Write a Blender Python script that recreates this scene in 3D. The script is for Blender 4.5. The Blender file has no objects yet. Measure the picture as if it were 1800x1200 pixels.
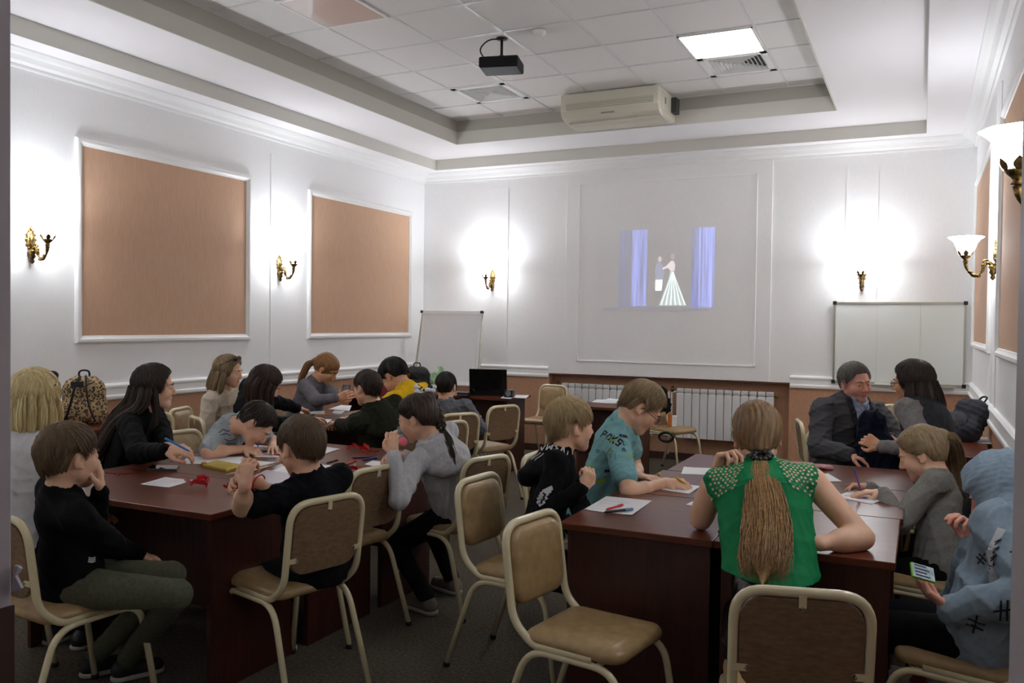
import bpy, bmesh, math, random
import numpy as np
from mathutils import Vector, Matrix
from mathutils.bvhtree import BVHTree
C = bpy.context.scene.collection
SC = bpy.context.scene
random.seed(7); rng = np.random.RandomState(7)
# ------------------------------------------------------------------ camera, world, exposure
def cam_axes(yaw, pitch, roll):
    F = Vector((-math.sin(yaw)*math.cos(pitch), math.cos(yaw)*math.cos(pitch), math.sin(pitch)))
    Rr = Vector((math.cos(yaw), math.sin(yaw), 0)); U = Rr.cross(F)
    return Rr*math.cos(roll)-U*math.sin(roll), U*math.cos(roll)+Rr*math.sin(roll), F
cd = bpy.data.cameras.new('camera'); cam = bpy.data.objects.new('camera', cd); C.objects.link(cam)
R_, U_, F_ = cam_axes(.4474, -.0227, -.0126)
cam.matrix_world = Matrix(((R_.x, U_.x, -F_.x, 0), (R_.y, U_.y, -F_.y, 0), (R_.z, U_.z, -F_.z, 1.52), (0, 0, 0, 1)))
cd.sensor_width = 36; cd.lens = 36*1500.84/1800; cd.clip_start = .02
SC.camera = cam
w = bpy.data.worlds.new('world'); SC.world = w; w.use_nodes = True
w.node_tree.nodes['Background'].inputs[0].default_value = (.8, .85, 1, 1)
w.node_tree.nodes['Background'].inputs[1].default_value = .12
SC.view_settings.view_transform = 'Standard'; SC.view_settings.look = 'None'
SC.view_settings.gamma = 1; SC.view_settings.use_curve_mapping = False
SC.view_settings.exposure = 0.05
SC.cycles.use_denoising = True
SC.cycles.max_bounces = 10; SC.cycles.diffuse_bounces = 8
SC.cycles.sample_clamp_indirect = 10
SCONCE_W = 11.0      # bulb of each wall lamp
PANEL_E = 18.0        # LED ceiling panel
def point_light(loc, watts, rad, parent=None, col=(.86, .92, 1)):
    l = bpy.data.lights.new('bulb', 'POINT'); l.energy = watts; l.shadow_soft_size = rad; l.color = col
    o = bpy.data.objects.new('bulb', l); C.objects.link(o); o.location = loc
    if parent: o.parent = parent
    return o
# ------------------------------------------------------------------ materials
def nn(nt, t, **k):
    n = nt.nodes.new(t)
    for a, b in k.items():
        setattr(n, a, b)
    return n
MATS = {}
def mat(name, col, rough=.6, col2=None, scale=8, stretch=(1, 1, 1), bump=0, bscale=None, metal=0, spec=.5, sss=0,
        emit=None, estr=0, detail=4, coat=0, sheen=0, contrast=(.3, .7), trans=0, alpha=1):
    if name in MATS: return MATS[name]
    m = bpy.data.materials.new(name); m.use_nodes = True; nt = m.node_tree
    b = nt.nodes['Principled BSDF']; L = nt.links
    b.inputs['Base Color'].default_value = (*col, 1); b.inputs['Roughness'].default_value = rough
    b.inputs['Metallic'].default_value = metal; b.inputs['Specular IOR Level'].default_value = spec
    b.inputs['Coat Weight'].default_value = coat; b.inputs['Sheen Weight'].default_value = sheen
    b.inputs['Transmission Weight'].default_value = trans; b.inputs['Alpha'].default_value = alpha
    if sss:
        b.inputs['Subsurface Weight'].default_value = sss; b.inputs['Subsurface Scale'].default_value = .01
        b.inputs['Subsurface Radius'].default_value = (1, .35, .2)
    if emit: b.inputs['Emission Color'].default_value = (*emit, 1); b.inputs['Emission Strength'].default_value = estr
    tc = nn(nt, 'ShaderNodeTexCoord'); mp = nn(nt, 'ShaderNodeMapping'); mp.inputs['Scale'].default_value = stretch
    L.new(tc.outputs['Object'], mp.inputs[0])
    if col2:
        n = nn(nt, 'ShaderNodeTexNoise'); n.inputs['Scale'].default_value = scale; n.inputs['Detail'].default_value = detail
        r = nn(nt, 'ShaderNodeValToRGB'); r.color_ramp.elements[0].position = contrast[0]; r.color_ramp.elements[1].position = contrast[1]
        r.color_ramp.elements[0].color = (*col, 1); r.color_ramp.elements[1].color = (*col2, 1)
        L.new(mp.outputs[0], n.inputs['Vector']); L.new(n.outputs['Fac'], r.inputs[0]); L.new(r.outputs[0], b.inputs['Base Color'])
    if bump:
        n2 = nn(nt, 'ShaderNodeTexNoise'); n2.inputs['Scale'].default_value = bscale or scale*3; n2.inputs['Detail'].default_value = 5
        bp = nn(nt, 'ShaderNodeBump'); bp.inputs['Strength'].default_value = min(1, bump*2); bp.inputs['Distance'].default_value = bump*.02
        L.new(mp.outputs[0], n2.inputs['Vector']); L.new(n2.outputs['Fac'], bp.inputs['Height']); L.new(bp.outputs[0], b.inputs['Normal'])
    MATS[name] = m
    return m
def S(r, g, b):   # sRGB 0-255 -> linear
    return tuple((c/255/12.92) if c <= 10 else ((c/255+.055)/1.055)**2.4 for c in (r, g, b))
M_wallp = mat('wallpaper_white', S(243, 243, 243), .75, S(246, 246, 246), 60, (1, 1, .35), bump=.012, bscale=160)
M_white = mat('white_paint', S(243, 243, 242), .5)
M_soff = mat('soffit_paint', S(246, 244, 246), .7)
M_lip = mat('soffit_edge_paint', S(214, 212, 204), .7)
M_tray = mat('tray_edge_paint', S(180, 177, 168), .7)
M_peach = mat('peach_fabric_wallpaper', S(204, 166, 138), .8, S(196, 158, 130), 90, (1, 1, .12), bump=.06, bscale=200)
M_dado = mat('terracotta_wallpaper', S(192, 148, 118), .8, S(182, 137, 108), 30, bump=.05, bscale=120)
M_tile = mat('mineral_ceiling_tile', S(240, 238, 236), .8, S(234, 232, 230), 120, bump=.04, bscale=300)
M_grid = mat('ceiling_grid_metal', S(225, 225, 225), .35)
M_carpet = mat('brown_carpet', S(74, 67, 56), .95, S(112, 101, 84), 70, bump=.5, bscale=260, detail=8, contrast=(.35, .65))
M_skirt = mat('dark_skirting_wood', S(60, 38, 28), .5)
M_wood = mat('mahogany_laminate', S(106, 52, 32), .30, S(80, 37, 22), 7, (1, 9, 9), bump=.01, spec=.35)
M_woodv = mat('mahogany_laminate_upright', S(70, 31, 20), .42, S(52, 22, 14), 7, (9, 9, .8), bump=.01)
M_edge = mat('mahogany_edge_band', S(96, 38, 24), .4)
M_cream = mat('cream_enamel_tube', S(222, 210, 172), .25, coat=.5)
M_leath = mat('tan_leatherette', S(150, 124, 84), .38, S(172, 144, 100), 26, bump=.08, bscale=70, coat=.15)
M_back = mat('brown_fibreboard', S(108, 84, 60), .7, S(132, 104, 74), 34, (1, 1, 3), bump=.05, bscale=90)
M_bolt = mat('steel_bolt', S(150, 150, 150), .3, metal=1)
M_rub = mat('dark_rubber', S(28, 26, 24), .7)
M_brass = mat('antique_brass', S(150, 120, 62), .38, S(64, 48, 24), 60, metal=.85, contrast=(.35, .6))
M_black = mat('black_plastic', S(22, 22, 24), .35)
M_paper = mat('white_paper', S(236, 238, 240), .7)
M_rad = mat('radiator_enamel', S(226, 227, 228), .3)
M_alu = mat('brushed_aluminium', S(176, 172, 158), .4, metal=.6)
M_ink = mat('black_ink_print', S(20, 22, 28), .8)
M_winkg = mat('grey_white_print', S(200, 200, 200), .8)

# ------------------------------------------------------------------ object helpers
def link(name, me, m=None, parent=None, mats=None):
    o = bpy.data.objects.new(name, me); C.objects.link(o)
    if m is not None: me.materials.append(m)
    for x in (mats or []): me.materials.append(x)
    if parent is not None: o.parent = parent
    return o
def smooth(me, on=True):
    me.polygons.foreach_set('use_smooth', [on]*len(me.polygons))
def obj(name, bm, m=None, parent=None, sm=False, mats=None):
    me = bpy.data.meshes.new(name); bm.to_mesh(me); bm.free()
    if sm: smooth(me)
    return link(name, me, m, parent, mats)
def pyobj(name, v, f, m=None, parent=None, sm=False, mats=None):
    me = bpy.data.meshes.new(name); me.from_pydata([tuple(map(float, p)) for p in v], [], [tuple(map(int, q)) for q in f]); me.update()
    if sm: smooth(me)
    return link(name, me, m, parent, mats)
def tag(o, label=None, cat=None, group=None, kind=None):
    if label: o['label'] = label
    if cat: o['category'] = cat
    if group: o['group'] = group
    if kind: o['kind'] = kind
    return o
def thing(name, label, cat, loc=(0, 0, 0), rz=0, group=None):
    o = bpy.data.objects.new(name, None); C.objects.link(o); o.empty_display_size = .1
    o.location = loc; o.rotation_euler = (0, 0, rz)
    return tag(o, label, cat, group)
def box(bm, lo, hi, bev=0, M=None, mi=0):
    r = bmesh.ops.create_cube(bm, size=1); vs = r['verts']
    for v in vs: v.co = Vector([lo[i]+(v.co[i]+.5)*(hi[i]-lo[i]) for i in range(3)])
    fs = {f for v in vs for f in v.link_faces}
    if bev:
        es = list({e for v in vs for e in v.link_edges})
        rr = bmesh.ops.bevel(bm, geom=es, offset=bev, segments=2, affect='EDGES', profile=.5)
        vs = list({v for f in rr['faces'] for v in f.verts} | {v for v in vs if v.is_valid}); fs = {f for v in vs for f in v.link_faces}
    if M is not None:
        for v in vs: v.co = M @ v.co
    for f in fs: f.material_index = mi
    return vs
def boxo(name, lo, hi, m, parent=None, bev=0, M=None):
    bm = bmesh.new(); box(bm, lo, hi, bev, M); return obj(name, bm, m, parent)
def frames(pts, closed=False):
    pts = [Vector(p) for p in pts]; n = len(pts); T = []
    for i in range(n):
        a = pts[i-1] if (i or closed) else pts[0]; b = pts[(i+1) % n] if (i < n-1 or closed) else pts[-1]
        t = (b-a); T.append(t.normalized() if t.length else Vector((0, 0, 1)))
    ref = Vector((0, 0, 1)) if abs(T[0].z) < .9 else Vector((0, 1, 0))
    N = (ref-T[0]*ref.dot(T[0])).normalized(); out = []
    for i in range(n):
        N = (N-T[i]*N.dot(T[i])); N = N.normalized() if N.length > 1e-6 else T[i].orthogonal().normalized()
        out.append((pts[i], N.copy(), T[i].cross(N)))
    return out
def tube_vf(pts, rad, seg=8, closed=False, squash=1.0, cap=True, v0=0):
    fr = frames(pts, closed); n = len(fr); V = []; Fc = []
    for i, (p, N, B) in enumerate(fr):
        r = rad[i] if hasattr(rad, '__len__') else rad
        for k in range(seg):
            a = 2*math.pi*k/seg; V.append(p+N*(math.cos(a)*r)+B*(math.sin(a)*r*squash))
    for i in range(n if closed else n-1):
        j = (i+1) % n
        for k in range(seg):
            q = (k+1) % seg; Fc.append((v0+i*seg+k, v0+i*seg+q, v0+j*seg+q, v0+j*seg+k))
    if cap and not closed:
        Fc.append(tuple(v0+k for k in range(seg))[::-1]); Fc.append(tuple(v0+(n-1)*seg+k for k in range(seg)))
    return V, Fc
class MB:
    def __init__(s): s.v = []; s.f = []; s.mi = []
    def tube(s, pts, rad, seg=8, closed=False, squash=1.0, mi=0):
        V, Fc = tube_vf(pts, rad, seg, closed, squash, v0=len(s.v)); s.v += V; s.f += Fc; s.mi += [mi]*len(Fc); return s
    def add(s, V, Fc, mi=0):
        k = len(s.v); s.v += [Vector(p) for p in V]; s.f += [tuple(i+k for i in q) for q in Fc]; s.mi += [mi]*len(Fc); return s
    def bx(s, lo, hi, M=None, mi=0):
        V = [Vector((x, y, z)) for x in (lo[0], hi[0]) for y in (lo[1], hi[1]) for z in (lo[2], hi[2])]
        if M is not None: V = [M @ v for v in V]
        return s.add(V, [(0, 1, 3, 2), (4, 6, 7, 5), (0, 4, 5, 1), (2, 3, 7, 6), (0, 2, 6, 4), (1, 5, 7, 3)], mi)
    def lathe(s, prof, seg=20, o=(0, 0, 0), M=None, mi=0, flute=0, nf=8):
        V = []; n = len(prof)
        for (r, z) in prof:
            for k in range(seg):
                a = 2*math.pi*k/seg; rr = r*(1+flute*math.cos(nf*a)); V.append(Vector((rr*math.cos(a), rr*math.sin(a), z)))
        if M is not None: V = [M @ v for v in V]
        V = [v+Vector(o) for v in V]
        Fc = [(i*seg+k, i*seg+(k+1) % seg, (i+1)*seg+(k+1) % seg, (i+1)*seg+k) for i in range(n-1) for k in range(seg)]
        return s.add(V, Fc, mi)
    def ball(s, c, r, seg=10, M=None, mi=0):
        r = (r, r, r) if not hasattr(r, '__len__') else r; n = max(4, seg//2+1)
        prof = [(max(1e-4, math.sin(math.pi*i/n)), -math.cos(math.pi*i/n)) for i in range(n+1)]
        D = Matrix.Diagonal((*r, 1)); D = (M @ D) if M is not None else D
        return s.lathe(prof, seg, c, D, mi)
    def grid(s, fn, nu, nv, mi=0):
        V = [fn(i/nu, j/nv) for i in range(nu+1) for j in range(nv+1)]
        Fc = [(i*(nv+1)+j, (i+1)*(nv+1)+j, (i+1)*(nv+1)+j+1, i*(nv+1)+j+1) for i in range(nu) for j in range(nv)]
        return s.add(V, Fc, mi)
    def build(s, name, m, parent=None, sm=True, mats=None):
        me = bpy.data.meshes.new(name); me.from_pydata([tuple(v) for v in s.v], [], s.f)
        me.polygons.foreach_set('material_index', s.mi); me.update()
        if sm: smooth(me)
        return link(name, me, m, parent, mats)
def fillet(pts, r, n=5):
    pts = [Vector(p) for p in pts]; out = [pts[0]]
    for i in range(1, len(pts)-1):
        rr = r[i] if hasattr(r, '__len__') else r
        a = (pts[i-1]-pts[i]); b = (pts[i+1]-pts[i]); d = min(rr, a.length*.49, b.length*.49); a = pts[i]+a.normalized()*d; b = pts[i]+b.normalized()*d
        for k in range(n+1):
            t = k/n; out.append(a*(1-t)**2+pts[i]*2*t*(1-t)+b*t*t)
    out.append(pts[-1]); return out
def extrude_profile(name, prof, p0, p1, out, m, parent=None, sm=False):
    """moulding: prof = [(offset from wall, z)] swept from p0 to p1; out = wall normal"""
    V = []; out = Vector(out)
    for p in (p0, p1):
        for (d, z) in prof: V.append(Vector(p)+out*d+Vector((0, 0, z)))
    n = len(prof); Fc = [(i, (i+1) % n, n+(i+1) % n, n+i) for i in range(n)]
    Fc += [tuple(range(n))[::-1], tuple(range(n, 2*n))]
    return pyobj(name, V, Fc, m, parent, sm)
def copy_tree(o, parent=None):
    c = o.copy(); C.objects.link(c)
    if parent is not None: c.parent = parent
    for ch in list(o.children): copy_tree(ch, c)
    return c

# ------------------------------------------------------------------ room shell
XL, XR, YB, YF = -5.70, .44, 9.27, .75
ZT = 3.73
def struct(name, lo, hi, m, bev=0):
    return tag(boxo(name, lo, hi, m, None, bev), kind='structure')
struct('floor', (XL-.2, -2.5, -.1), (XR+1.4, YB+.3, 0), M_carpet)
# left wall: peach dado below, white above
wl = struct('wall_left', (XL-.2, -.2, 0), (XL, YB, 4.05), M_wallp)
o = boxo('dado', (XL, YF, .08), (XL+.006, YB, 0.875), M_dado, wl)
wr = struct('wall_right', (XR, YF, 0), (XR+.2, YB, 4.05), M_wallp)
boxo('dado', (XR-.006, YF, .08), (XR, YB, 0.875), M_dado, wr)
# back wall with radiator niche x -3.96..-1.227, z .10..1.05
NX0, NX1, NZ = -3.96, -1.227, 0.925
bm = bmesh.new(); 
for lo, hi in (((XL-.2, YB, 0), (NX0, YB+.3, 4.05)), ((NX1, YB, 0), (XR+.2, YB+.3, 4.05)), ((NX0, YB, NZ), (NX1, YB+.3, 4.05))): box(bm, lo, hi)
wb = tag(obj('wall_back', bm, M_wallp), kind='structure')
boxo('dado', (XL, YB-.006, .08), (NX0, YB, 0.875), M_dado, wb); boxo('dado', (NX1, YB-.006, .08), (XR, YB, 0.875), M_dado, wb)
boxo('niche_lining', (NX0-.001, YB+.16, 0), (NX1+.001, YB+.3, NZ), M_dado, wb)
boxo('niche_lining', (NX0, YB-.006, 0), (NX0+.006, YB+.2, NZ), M_dado, wb); boxo('niche_lining', (NX1-.006, YB-.006, 0), (NX1, YB+.2, NZ), M_dado, wb)
boxo('niche_lining', (NX0, YB-.002, NZ-.014), (NX1, YB+.2, NZ-.002), mat('niche_edge_brown', S(110, 72, 52), .7), wb)
# front wall with the doorway the photograph is taken through
bm = bmesh.new()
for lo, hi in (((XL-.2, .6, 0), (-1.20, YF, 4.05)), ((.16, .6, 0), (XR+1.4, YF, 4.05)), ((-1.20, .6, 2.6), (.16, YF, 4.05))): box(bm, lo, hi)
wf = tag(obj('wall_front', bm, M_wallp), kind='structure')
M_jamb = mat('door_jamb_paint', S(196, 186, 190), .5)
M_jambd = mat('door_jamb_stop', S(110, 112, 108), .6)
dj = tag(boxo('trim_1', (-1.20, .60, 0), (-1.128, .76, 2.6), M_jamb, None, .002), kind='structure')
boxo('door_stop', (-1.20, .56, 0), (-1.10, .70, 2.6), M_jambd, dj, .003)
boxo('kick_board', (-1.1285, .57, .0), (-1.1245, .762, 1.12), M_skirt, dj)
tag(boxo('trim_2', (.066, .56, 0), (.16, .76, 2.6), M_jamb, None, .004), kind='structure')
tag(boxo('trim_3', (-1.20, .56, 2.6), (.16, .76, 2.68), M_jamb, None, .004), kind='structure')
# chair rail mouldings
RAIL = [(0, 0), (.028, .0), (.034, .012), (.034, .030), (.024, .040), (.020, .085), (.030, .098), (.030, .112), (.018, .124), (0, .128)]
Z0 = 0.875
tag(extrude_profile('trim_4', RAIL, (XL, YF, Z0), (XL, YB, Z0), (1, 0, 0), M_white), kind='structure')
tag(extrude_profile('trim_5', RAIL, (XR, YF, Z0), (XR, YB, Z0), (-1, 0, 0), M_white), kind='structure')
tag(extrude_profile('trim_6', RAIL, (XL, YB, Z0), (NX0, YB, Z0), (0, -1, 0), M_white), kind='structure')
tag(extrude_profile('trim_7', RAIL, (NX1, YB, Z0), (XR, YB, Z0), (0, -1, 0), M_white), kind='structure')
# crown mouldings
CROWN = [(0, 0), (.018, .0), (.022, .014), (.022, .024), (.05, .04), (.068, .062), (.076, .07), (.10, .078), (.13, .098), (.135, .11), (0, .112)]
ZC = 3.242
tag(extrude_profile('trim_8', CROWN, (XL, YF, ZC), (XL, YB, ZC), (1, 0, 0), M_white), kind='structure')
tag(extrude_profile('trim_9', CROWN, (XR, YF, ZC), (XR, YB, ZC), (-1, 0, 0), M_white), kind='structure')
tag(extrude_profile('trim_10', CROWN, (XL, YB, ZC), (XR, YB, ZC), (0, -1, 0), M_white), kind='structure')
# skirting
for i, (lo, hi) in enumerate((((XL, YF, 0), (XL+.02, YB, .08)), ((XR-.02, YF, 0), (XR, YB, .08)), ((XL, YB-.02, 0), (NX0, YB, .08)), ((NX1, YB-.02, 0), (XR, YB, .08)), ((NX0, YB+.14, 0), (NX1, YB+.16, .08)))):
    struct('baseboard_'+('left', 'right', 'back_left', 'back_right', 'niche')[i], lo, hi, M_skirt)
# ceiling: low soffit, step, upper band, tray with tile grid
X1a, X1b, Y1 = -5.37, 0.0, 8.99     # outer step
X2a, X2b, Y2 = -4.68, -.73, 8.27
Y1f, Y2f = 1.1, 1.6
def ring(name, x0, x1, y0, y1, ox0, ox1, oy0, oy1, z0, z1, m, mi2=None):
    bm = bmesh.new()
    for lo, hi in (((ox0, oy0, z0), (x0, oy1, z1)), ((x1, oy0, z0), (ox1, oy1, z1)), ((x0, oy0, z0), (x1, y0, z1)), ((x0, y1, z0), (x1, oy1, z1))): box(bm, lo, hi)
    return obj(name, bm, m)
ce = tag(ring('ceiling', X1a, X1b, Y1f, Y1, XL, XR, YF, YB, 3.352, 4.0, M_soff), kind='structure')
r2 = ring('upper_band', X2a, X2b, Y2f, Y2, X1a, X1b, Y1f, Y1, 3.475, 4.0, M_soff); r2.parent = ce
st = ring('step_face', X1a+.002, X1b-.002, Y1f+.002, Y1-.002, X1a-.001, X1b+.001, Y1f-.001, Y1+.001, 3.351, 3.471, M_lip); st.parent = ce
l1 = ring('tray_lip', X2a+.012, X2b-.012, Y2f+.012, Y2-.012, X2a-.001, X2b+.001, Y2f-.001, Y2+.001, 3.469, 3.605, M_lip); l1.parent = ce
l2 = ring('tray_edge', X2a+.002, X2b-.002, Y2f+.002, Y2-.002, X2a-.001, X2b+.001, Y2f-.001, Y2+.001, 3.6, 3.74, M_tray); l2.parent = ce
struct('trim_11', (X2a, Y2f, ZT+.05), (X2b, Y2, ZT+.08), M_soff)
# tiles: grid lines measured at x = -1.755 + .589 k, y = 5.86 + .613 k
GX = [X2a]+[-1.755+.589*k for k in range(-5, 2)]+[X2b]; GY = [Y2f]+[5.865+.613*k for k in range(-6, 5)]+[Y2]
GX = sorted(g for g in GX if X2a <= g <= X2b); GY = sorted(g for g in GY if Y2f <= g <= Y2)
LIGHT = [(-1.755, 6.478)]; VENT = [(-1.755, 7.091), (-4.111, 7.091)]
tile_me = {}
def near(p, L): return any(abs(p[0]-q[0]) < .05 and abs(p[1]-q[1]) < .05 for q in L)
LIGHTC = []; VENTC = []
for i in range(len(GX)-1):
    for j in range(len(GY)-1):
        x0, x1, y0, y1 = GX[i], GX[i+1], GY[j], GY[j+1]
        if x1-x0 < .05 or y1-y0 < .05: continue
        if near((x0, y0), LIGHT): LIGHTC.append((x0, x1, y0, y1)); continue
        if near((x0, y0), VENT): VENTC.append((x0, x1, y0, y1)); continue
        k = (round(x1-x0, 3), round(y1-y0, 3))
        if k not in tile_me:
            bm = bmesh.new(); box(bm, (-k[0]/2+.010, -k[1]/2+.010, 0), (k[0]/2-.010, k[1]/2-.010, .014), 0)
            me = bpy.data.meshes.new('ceiling_tile'); bm.to_mesh(me); bm.free(); me.materials.append(M_tile); tile_me[k] = me
        o = bpy.data.objects.new('ceiling_tile', tile_me[k]); C.objects.link(o); o.parent = ce
        o.location = ((x0+x1)/2, (y0+y1)/2, ZT+random.uniform(-.001, .002)); o.rotation_euler = (random.uniform(-.002, .002), random.uniform(-.002, .002), 0)
gx = bmesh.new()
for g in GX: box(gx, (g-.010, Y2f, ZT-.004), (g+.010, Y2, ZT+.012))
for g in GY: box(gx, (X2a, g-.010, ZT-.005), (X2b, g+.010, ZT+.011))
g = obj('tile_grid', gx, M_grid, ce)
# LED panel
for (x0, x1, y0, y1) in LIGHTC:
    t = thing('ceiling_light', 'lit square white light panel set in the ceiling tiles', 'light', ((x0+x1)/2, (y0+y1)/2, ZT))
    a, b = (x1-x0)/2-.01, (y1-y0)/2-.01
    boxo('diffuser', (-a+.015, -b+.015, -.012), (a-.015, b-.015, .01), mat('led_diffuser', (1, 1, 1), .5, emit=(1, 1, .97), estr=PANEL_E), t)
    bm = bmesh.new()
    for lo, hi in (((-a, -b, -.014), (-a+.015, b, .01)), ((a-.015, -b, -.014), (a, b, .01)), ((-a, -b, -.014), (a, -b+.015, .01)), ((-a, b-.015, -.014), (a, b, .01))): box(bm, lo, hi)
    obj('frame', bm, M_white, t)
# air vents: four-way diffusers
def vent(x0, x1, y0, y1, lab):
    t = thing('ceiling_vent', lab, 'vent', ((x0+x1)/2, (y0+y1)/2, ZT), 0, 'four way ceiling vents'); a = (x1-x0)/2-.012
    boxo('vent_box', (-a+.04, -a+.04, .03), (a-.04, a-.04, .04), mat('vent_dark', S(60, 58, 55), .9), t)
    bm = bmesh.new()
    for lo, hi in (((-a, -a, -.006), (-a+.05, a, .006)), ((a-.05, -a, -.006), (a, a, .006)), ((-a, -a, -.006), (a, -a+.05, .006)), ((-a, a-.05, -.006), (a, a, .006))): box(bm, lo, hi)
    obj('frame', bm, M_white, t)
    for k in range(8):
        s = a-.055-k*.033
        if s < .02: break
        for q in range(4):
            M = Matrix.Rotation(q*math.pi/2, 4, 'Z')
            V = [M @ Vector(p) for p in ((-s, -s, -.006), (s, -s, -.006), (s-.010, -s+.010, .026), (-s+.010, -s+.010, .026), (-s, -s+.003, -.006), (s, -s+.003, -.006), (s-.010, -s+.013, .026), (-s+.010, -s+.013, .026))]
            pyobj('vane', V, [(0, 1, 2, 3), (7, 6, 5, 4), (0, 4, 5, 1), (3, 2, 6, 7), (0, 3, 7, 4), (1, 5, 6, 2)], M_white, t)
    return t
vl = ['square slatted vent in the ceiling behind the lit panel', 'square slatted vent in the ceiling left of the air conditioner']
for c in VENTC: vent(*c, vl[0] if c[0] > -3 else vl[1])
# wall frames with peach insets
FR = [(0, 0), (.018, 0), (.028, .012), (.028, .030), (.016, .044), (.012, .055), (0, .058)]
def wall_frame(x, s, y0, y1, z0, z1, par):
    """moulded frame on a side wall at x; s=+1 faces +x"""
    boxo('peach_inset', (min(x, x+s*.004), y0+.05, z0+.05), (max(x, x+s*.004), y1-.05, z1-.05), M_peach, par)
    ring4 = [(y0, z0), (y1, z0), (y1, z1), (y0, z1)]
    n = len(FR); V = []
    for (d, t) in FR:
        for (yy, zz) in ring4:
            V.append((x+s*d, yy+(t if yy == y0 else -t), zz+(t if zz == z0 else -t)))
    Fc = [(i*4+k, i*4+(k+1) % 4, (i+1)*4+(k+1) % 4, (i+1)*4+k) for i in range(n-1) for k in range(4)]
    pyobj('panel_moulding', V, Fc, M_white, par)
for (y0, y1) in ((1.35, 3.2), (4.33, 6.17), (7.00, 8.97)): wall_frame(XL, 1, y0, y1, 1.32, 2.855, wl)
for (y0, y1) in ((1.2, 2.3), (3.75, 6.22-.05), (6.92, 9.05)): wall_frame(XR, -1, y0, y1, 1.34, 2.87, wr)
for y in (6.45,): boxo('pilaster_bead', (XL, y-.006, 1), (XL+.008, y+.006, 3.12), M_white, wl)
for y in (6.38, 6.75): boxo('pilaster_bead', (XR-.008, y-.006, 1), (XR, y+.006, 3.12), M_white, wr)
for xx in (-4.52, -.714, -.423): boxo('pilaster_bead', (xx-.006, YB-.008, 1), (xx+.006, YB, 3.12), M_white, wb)
# raised central board over the niche, with an engraved screen frame
boxo('centre_board', (-3.756, YB-.016, NZ), (-1.437, YB, 3.245), M_wallp, wb, .004)
bm = bmesh.new()
for lo, hi in (((-3.60, 1.075), (-1.59, 1.092)), ((-3.60, 3.105), (-1.59, 3.12)), ((-3.60, 1.075), (-3.586, 3.12)), ((-1.604, 1.075), (-1.59, 3.12))):
    box(bm, (lo[0], YB-.026, lo[1]), (hi[0], YB-.012, hi[1]), .002)
obj('screen_moulding', bm, M_wallp, wb)

# ------------------------------------------------------------------ fixtures
t = thing('ceiling_light', 'unlit glossy square light panel in the ceiling tiles near the left edge', 'light', (-3.816, 4.945, ZT))
boxo('diffuser', (-.26, -.27, -.016), (.26, .27, -.008), mat('unlit_diffuser', S(206, 190, 184), .12, coat=.6), t)
bm = bmesh.new()
for lo, hi in (((-.28, -.29, -.018), (-.26, .29, -.006)), ((.26, -.29, -.018), (.28, .29, -.006)), ((-.26, -.29, -.018), (.26, -.27, -.006)), ((-.26, .27, -.018), (.26, .29, -.006))): box(bm, lo, hi)
obj('frame', bm, M_white, t)
# wall lamps: brass cartouche, scrolled arm, cup, bell glass shade (local: wall at y=0, out = +y)
M_glass = mat('frosted_lamp_glass', (1, 1, 1), .4, emit=(.93, .96, 1), estr=44)
SHADE = [(.030, 0), (.036, .012), (.050, .035), (.060, .062), (.068, .085), (.082, .104), (.104, .120), (.108, .124), (.104, .126), (.080, .108), (.064, .086), (.054, .062), (.044, .036), (.028, .010)]
def sconce(loc, rz, lab, power=1.0):
    t = thing('wall_lamp', lab, 'lamp', loc, rz, 'brass wall lamps with glass shades')
    m = MB(); m.ball((0, .006, .02), (.036, .012, .070), 14); m.ball((0, .014, .02), (.022, .012, .046), 12)
    for k in range(12):
        a = 2*math.pi*k/12; m.ball((.036*math.sin(a), .010, .02+.070*math.cos(a)), .009, 6)
    m.ball((0, .012, .10), (.012, .010, .016), 8); m.build('cartouche', M_brass, t)
    m = MB(); m.lathe([(.004, -.150), (.016, -.135), (.010, -.118), (.024, -.100), (.018, -.082), (.030, -.066), (.022, -.05), (.002, -.048)], 12, (0, .022, 0)); m.build('finial', M_brass, t)
    m = MB()
    arm = [(0, .015, -.055)]+[(0, .075+.052*math.cos(a), -.058+.045*math.sin(a)) for a in [math.pi*q for q in (.95, .7, .5)]]
    arm = fillet([(0, .012, -.062), (0, .05, -.03), (0, .075, -.05), (0, .085, -.10), (0, .13, -.125), (0, .175, -.085), (0, .185, -.03)], .03, 4)
    m.tube(arm, [.010+.004*math.sin(7*i/len(arm)*3) for i in range(len(arm))], 8)
    cu = [(0, .062+.020*math.cos(a)*(1-a/9), -.032+.020*math.sin(a)*(1-a/9)) for a in np.linspace(0, 6, 14)]
    m.tube(cu, .007, 6)
    for k, s in ((.35, 1), (.6, -1), (.8, 1)):
        p = arm[int(k*len(arm))]; m.ball((p[0], p[1], p[2]+.008*s), (.012, .018, .012), 8)
    m.build('arm', M_brass, t)
    m = MB(); o = (0, .185, -.03)
    m.lathe([(.004, 0), (.020, .004), (.012, .014), (.016, .022), (.030, .036), (.038, .048), (.030, .050)], 14, o)
    for k in range(6):   # acanthus leaves
        a = 2*math.pi*k/6; c, s = math.cos(a), math.sin(a)
        def lf(u, v, c=c, s=s):
            h = u; wv = (v-.5)*.034*math.sin(math.pi*min(1, h*.9+.12)); r = .036+.017*h+.006*h*h
            return Vector((c*r-s*wv, s*r+c*wv, .044+.040*h))+Vector(o)
        m.grid(lf, 4, 2)
    m.build('cup', M_brass, t)
    m = MB(); m.lathe(SHADE, 24, (0, .185, .016), None, 0, .03, 8); m.build('shade', M_glass, t)
    point_light((0, .185, .115), SCONCE_W*power, .035, t)
    return t
H = math.pi/2
sconce((XL, 3.98, 2.04), -H, 'brass wall lamp left of the large peach panel on the left wall')
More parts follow.
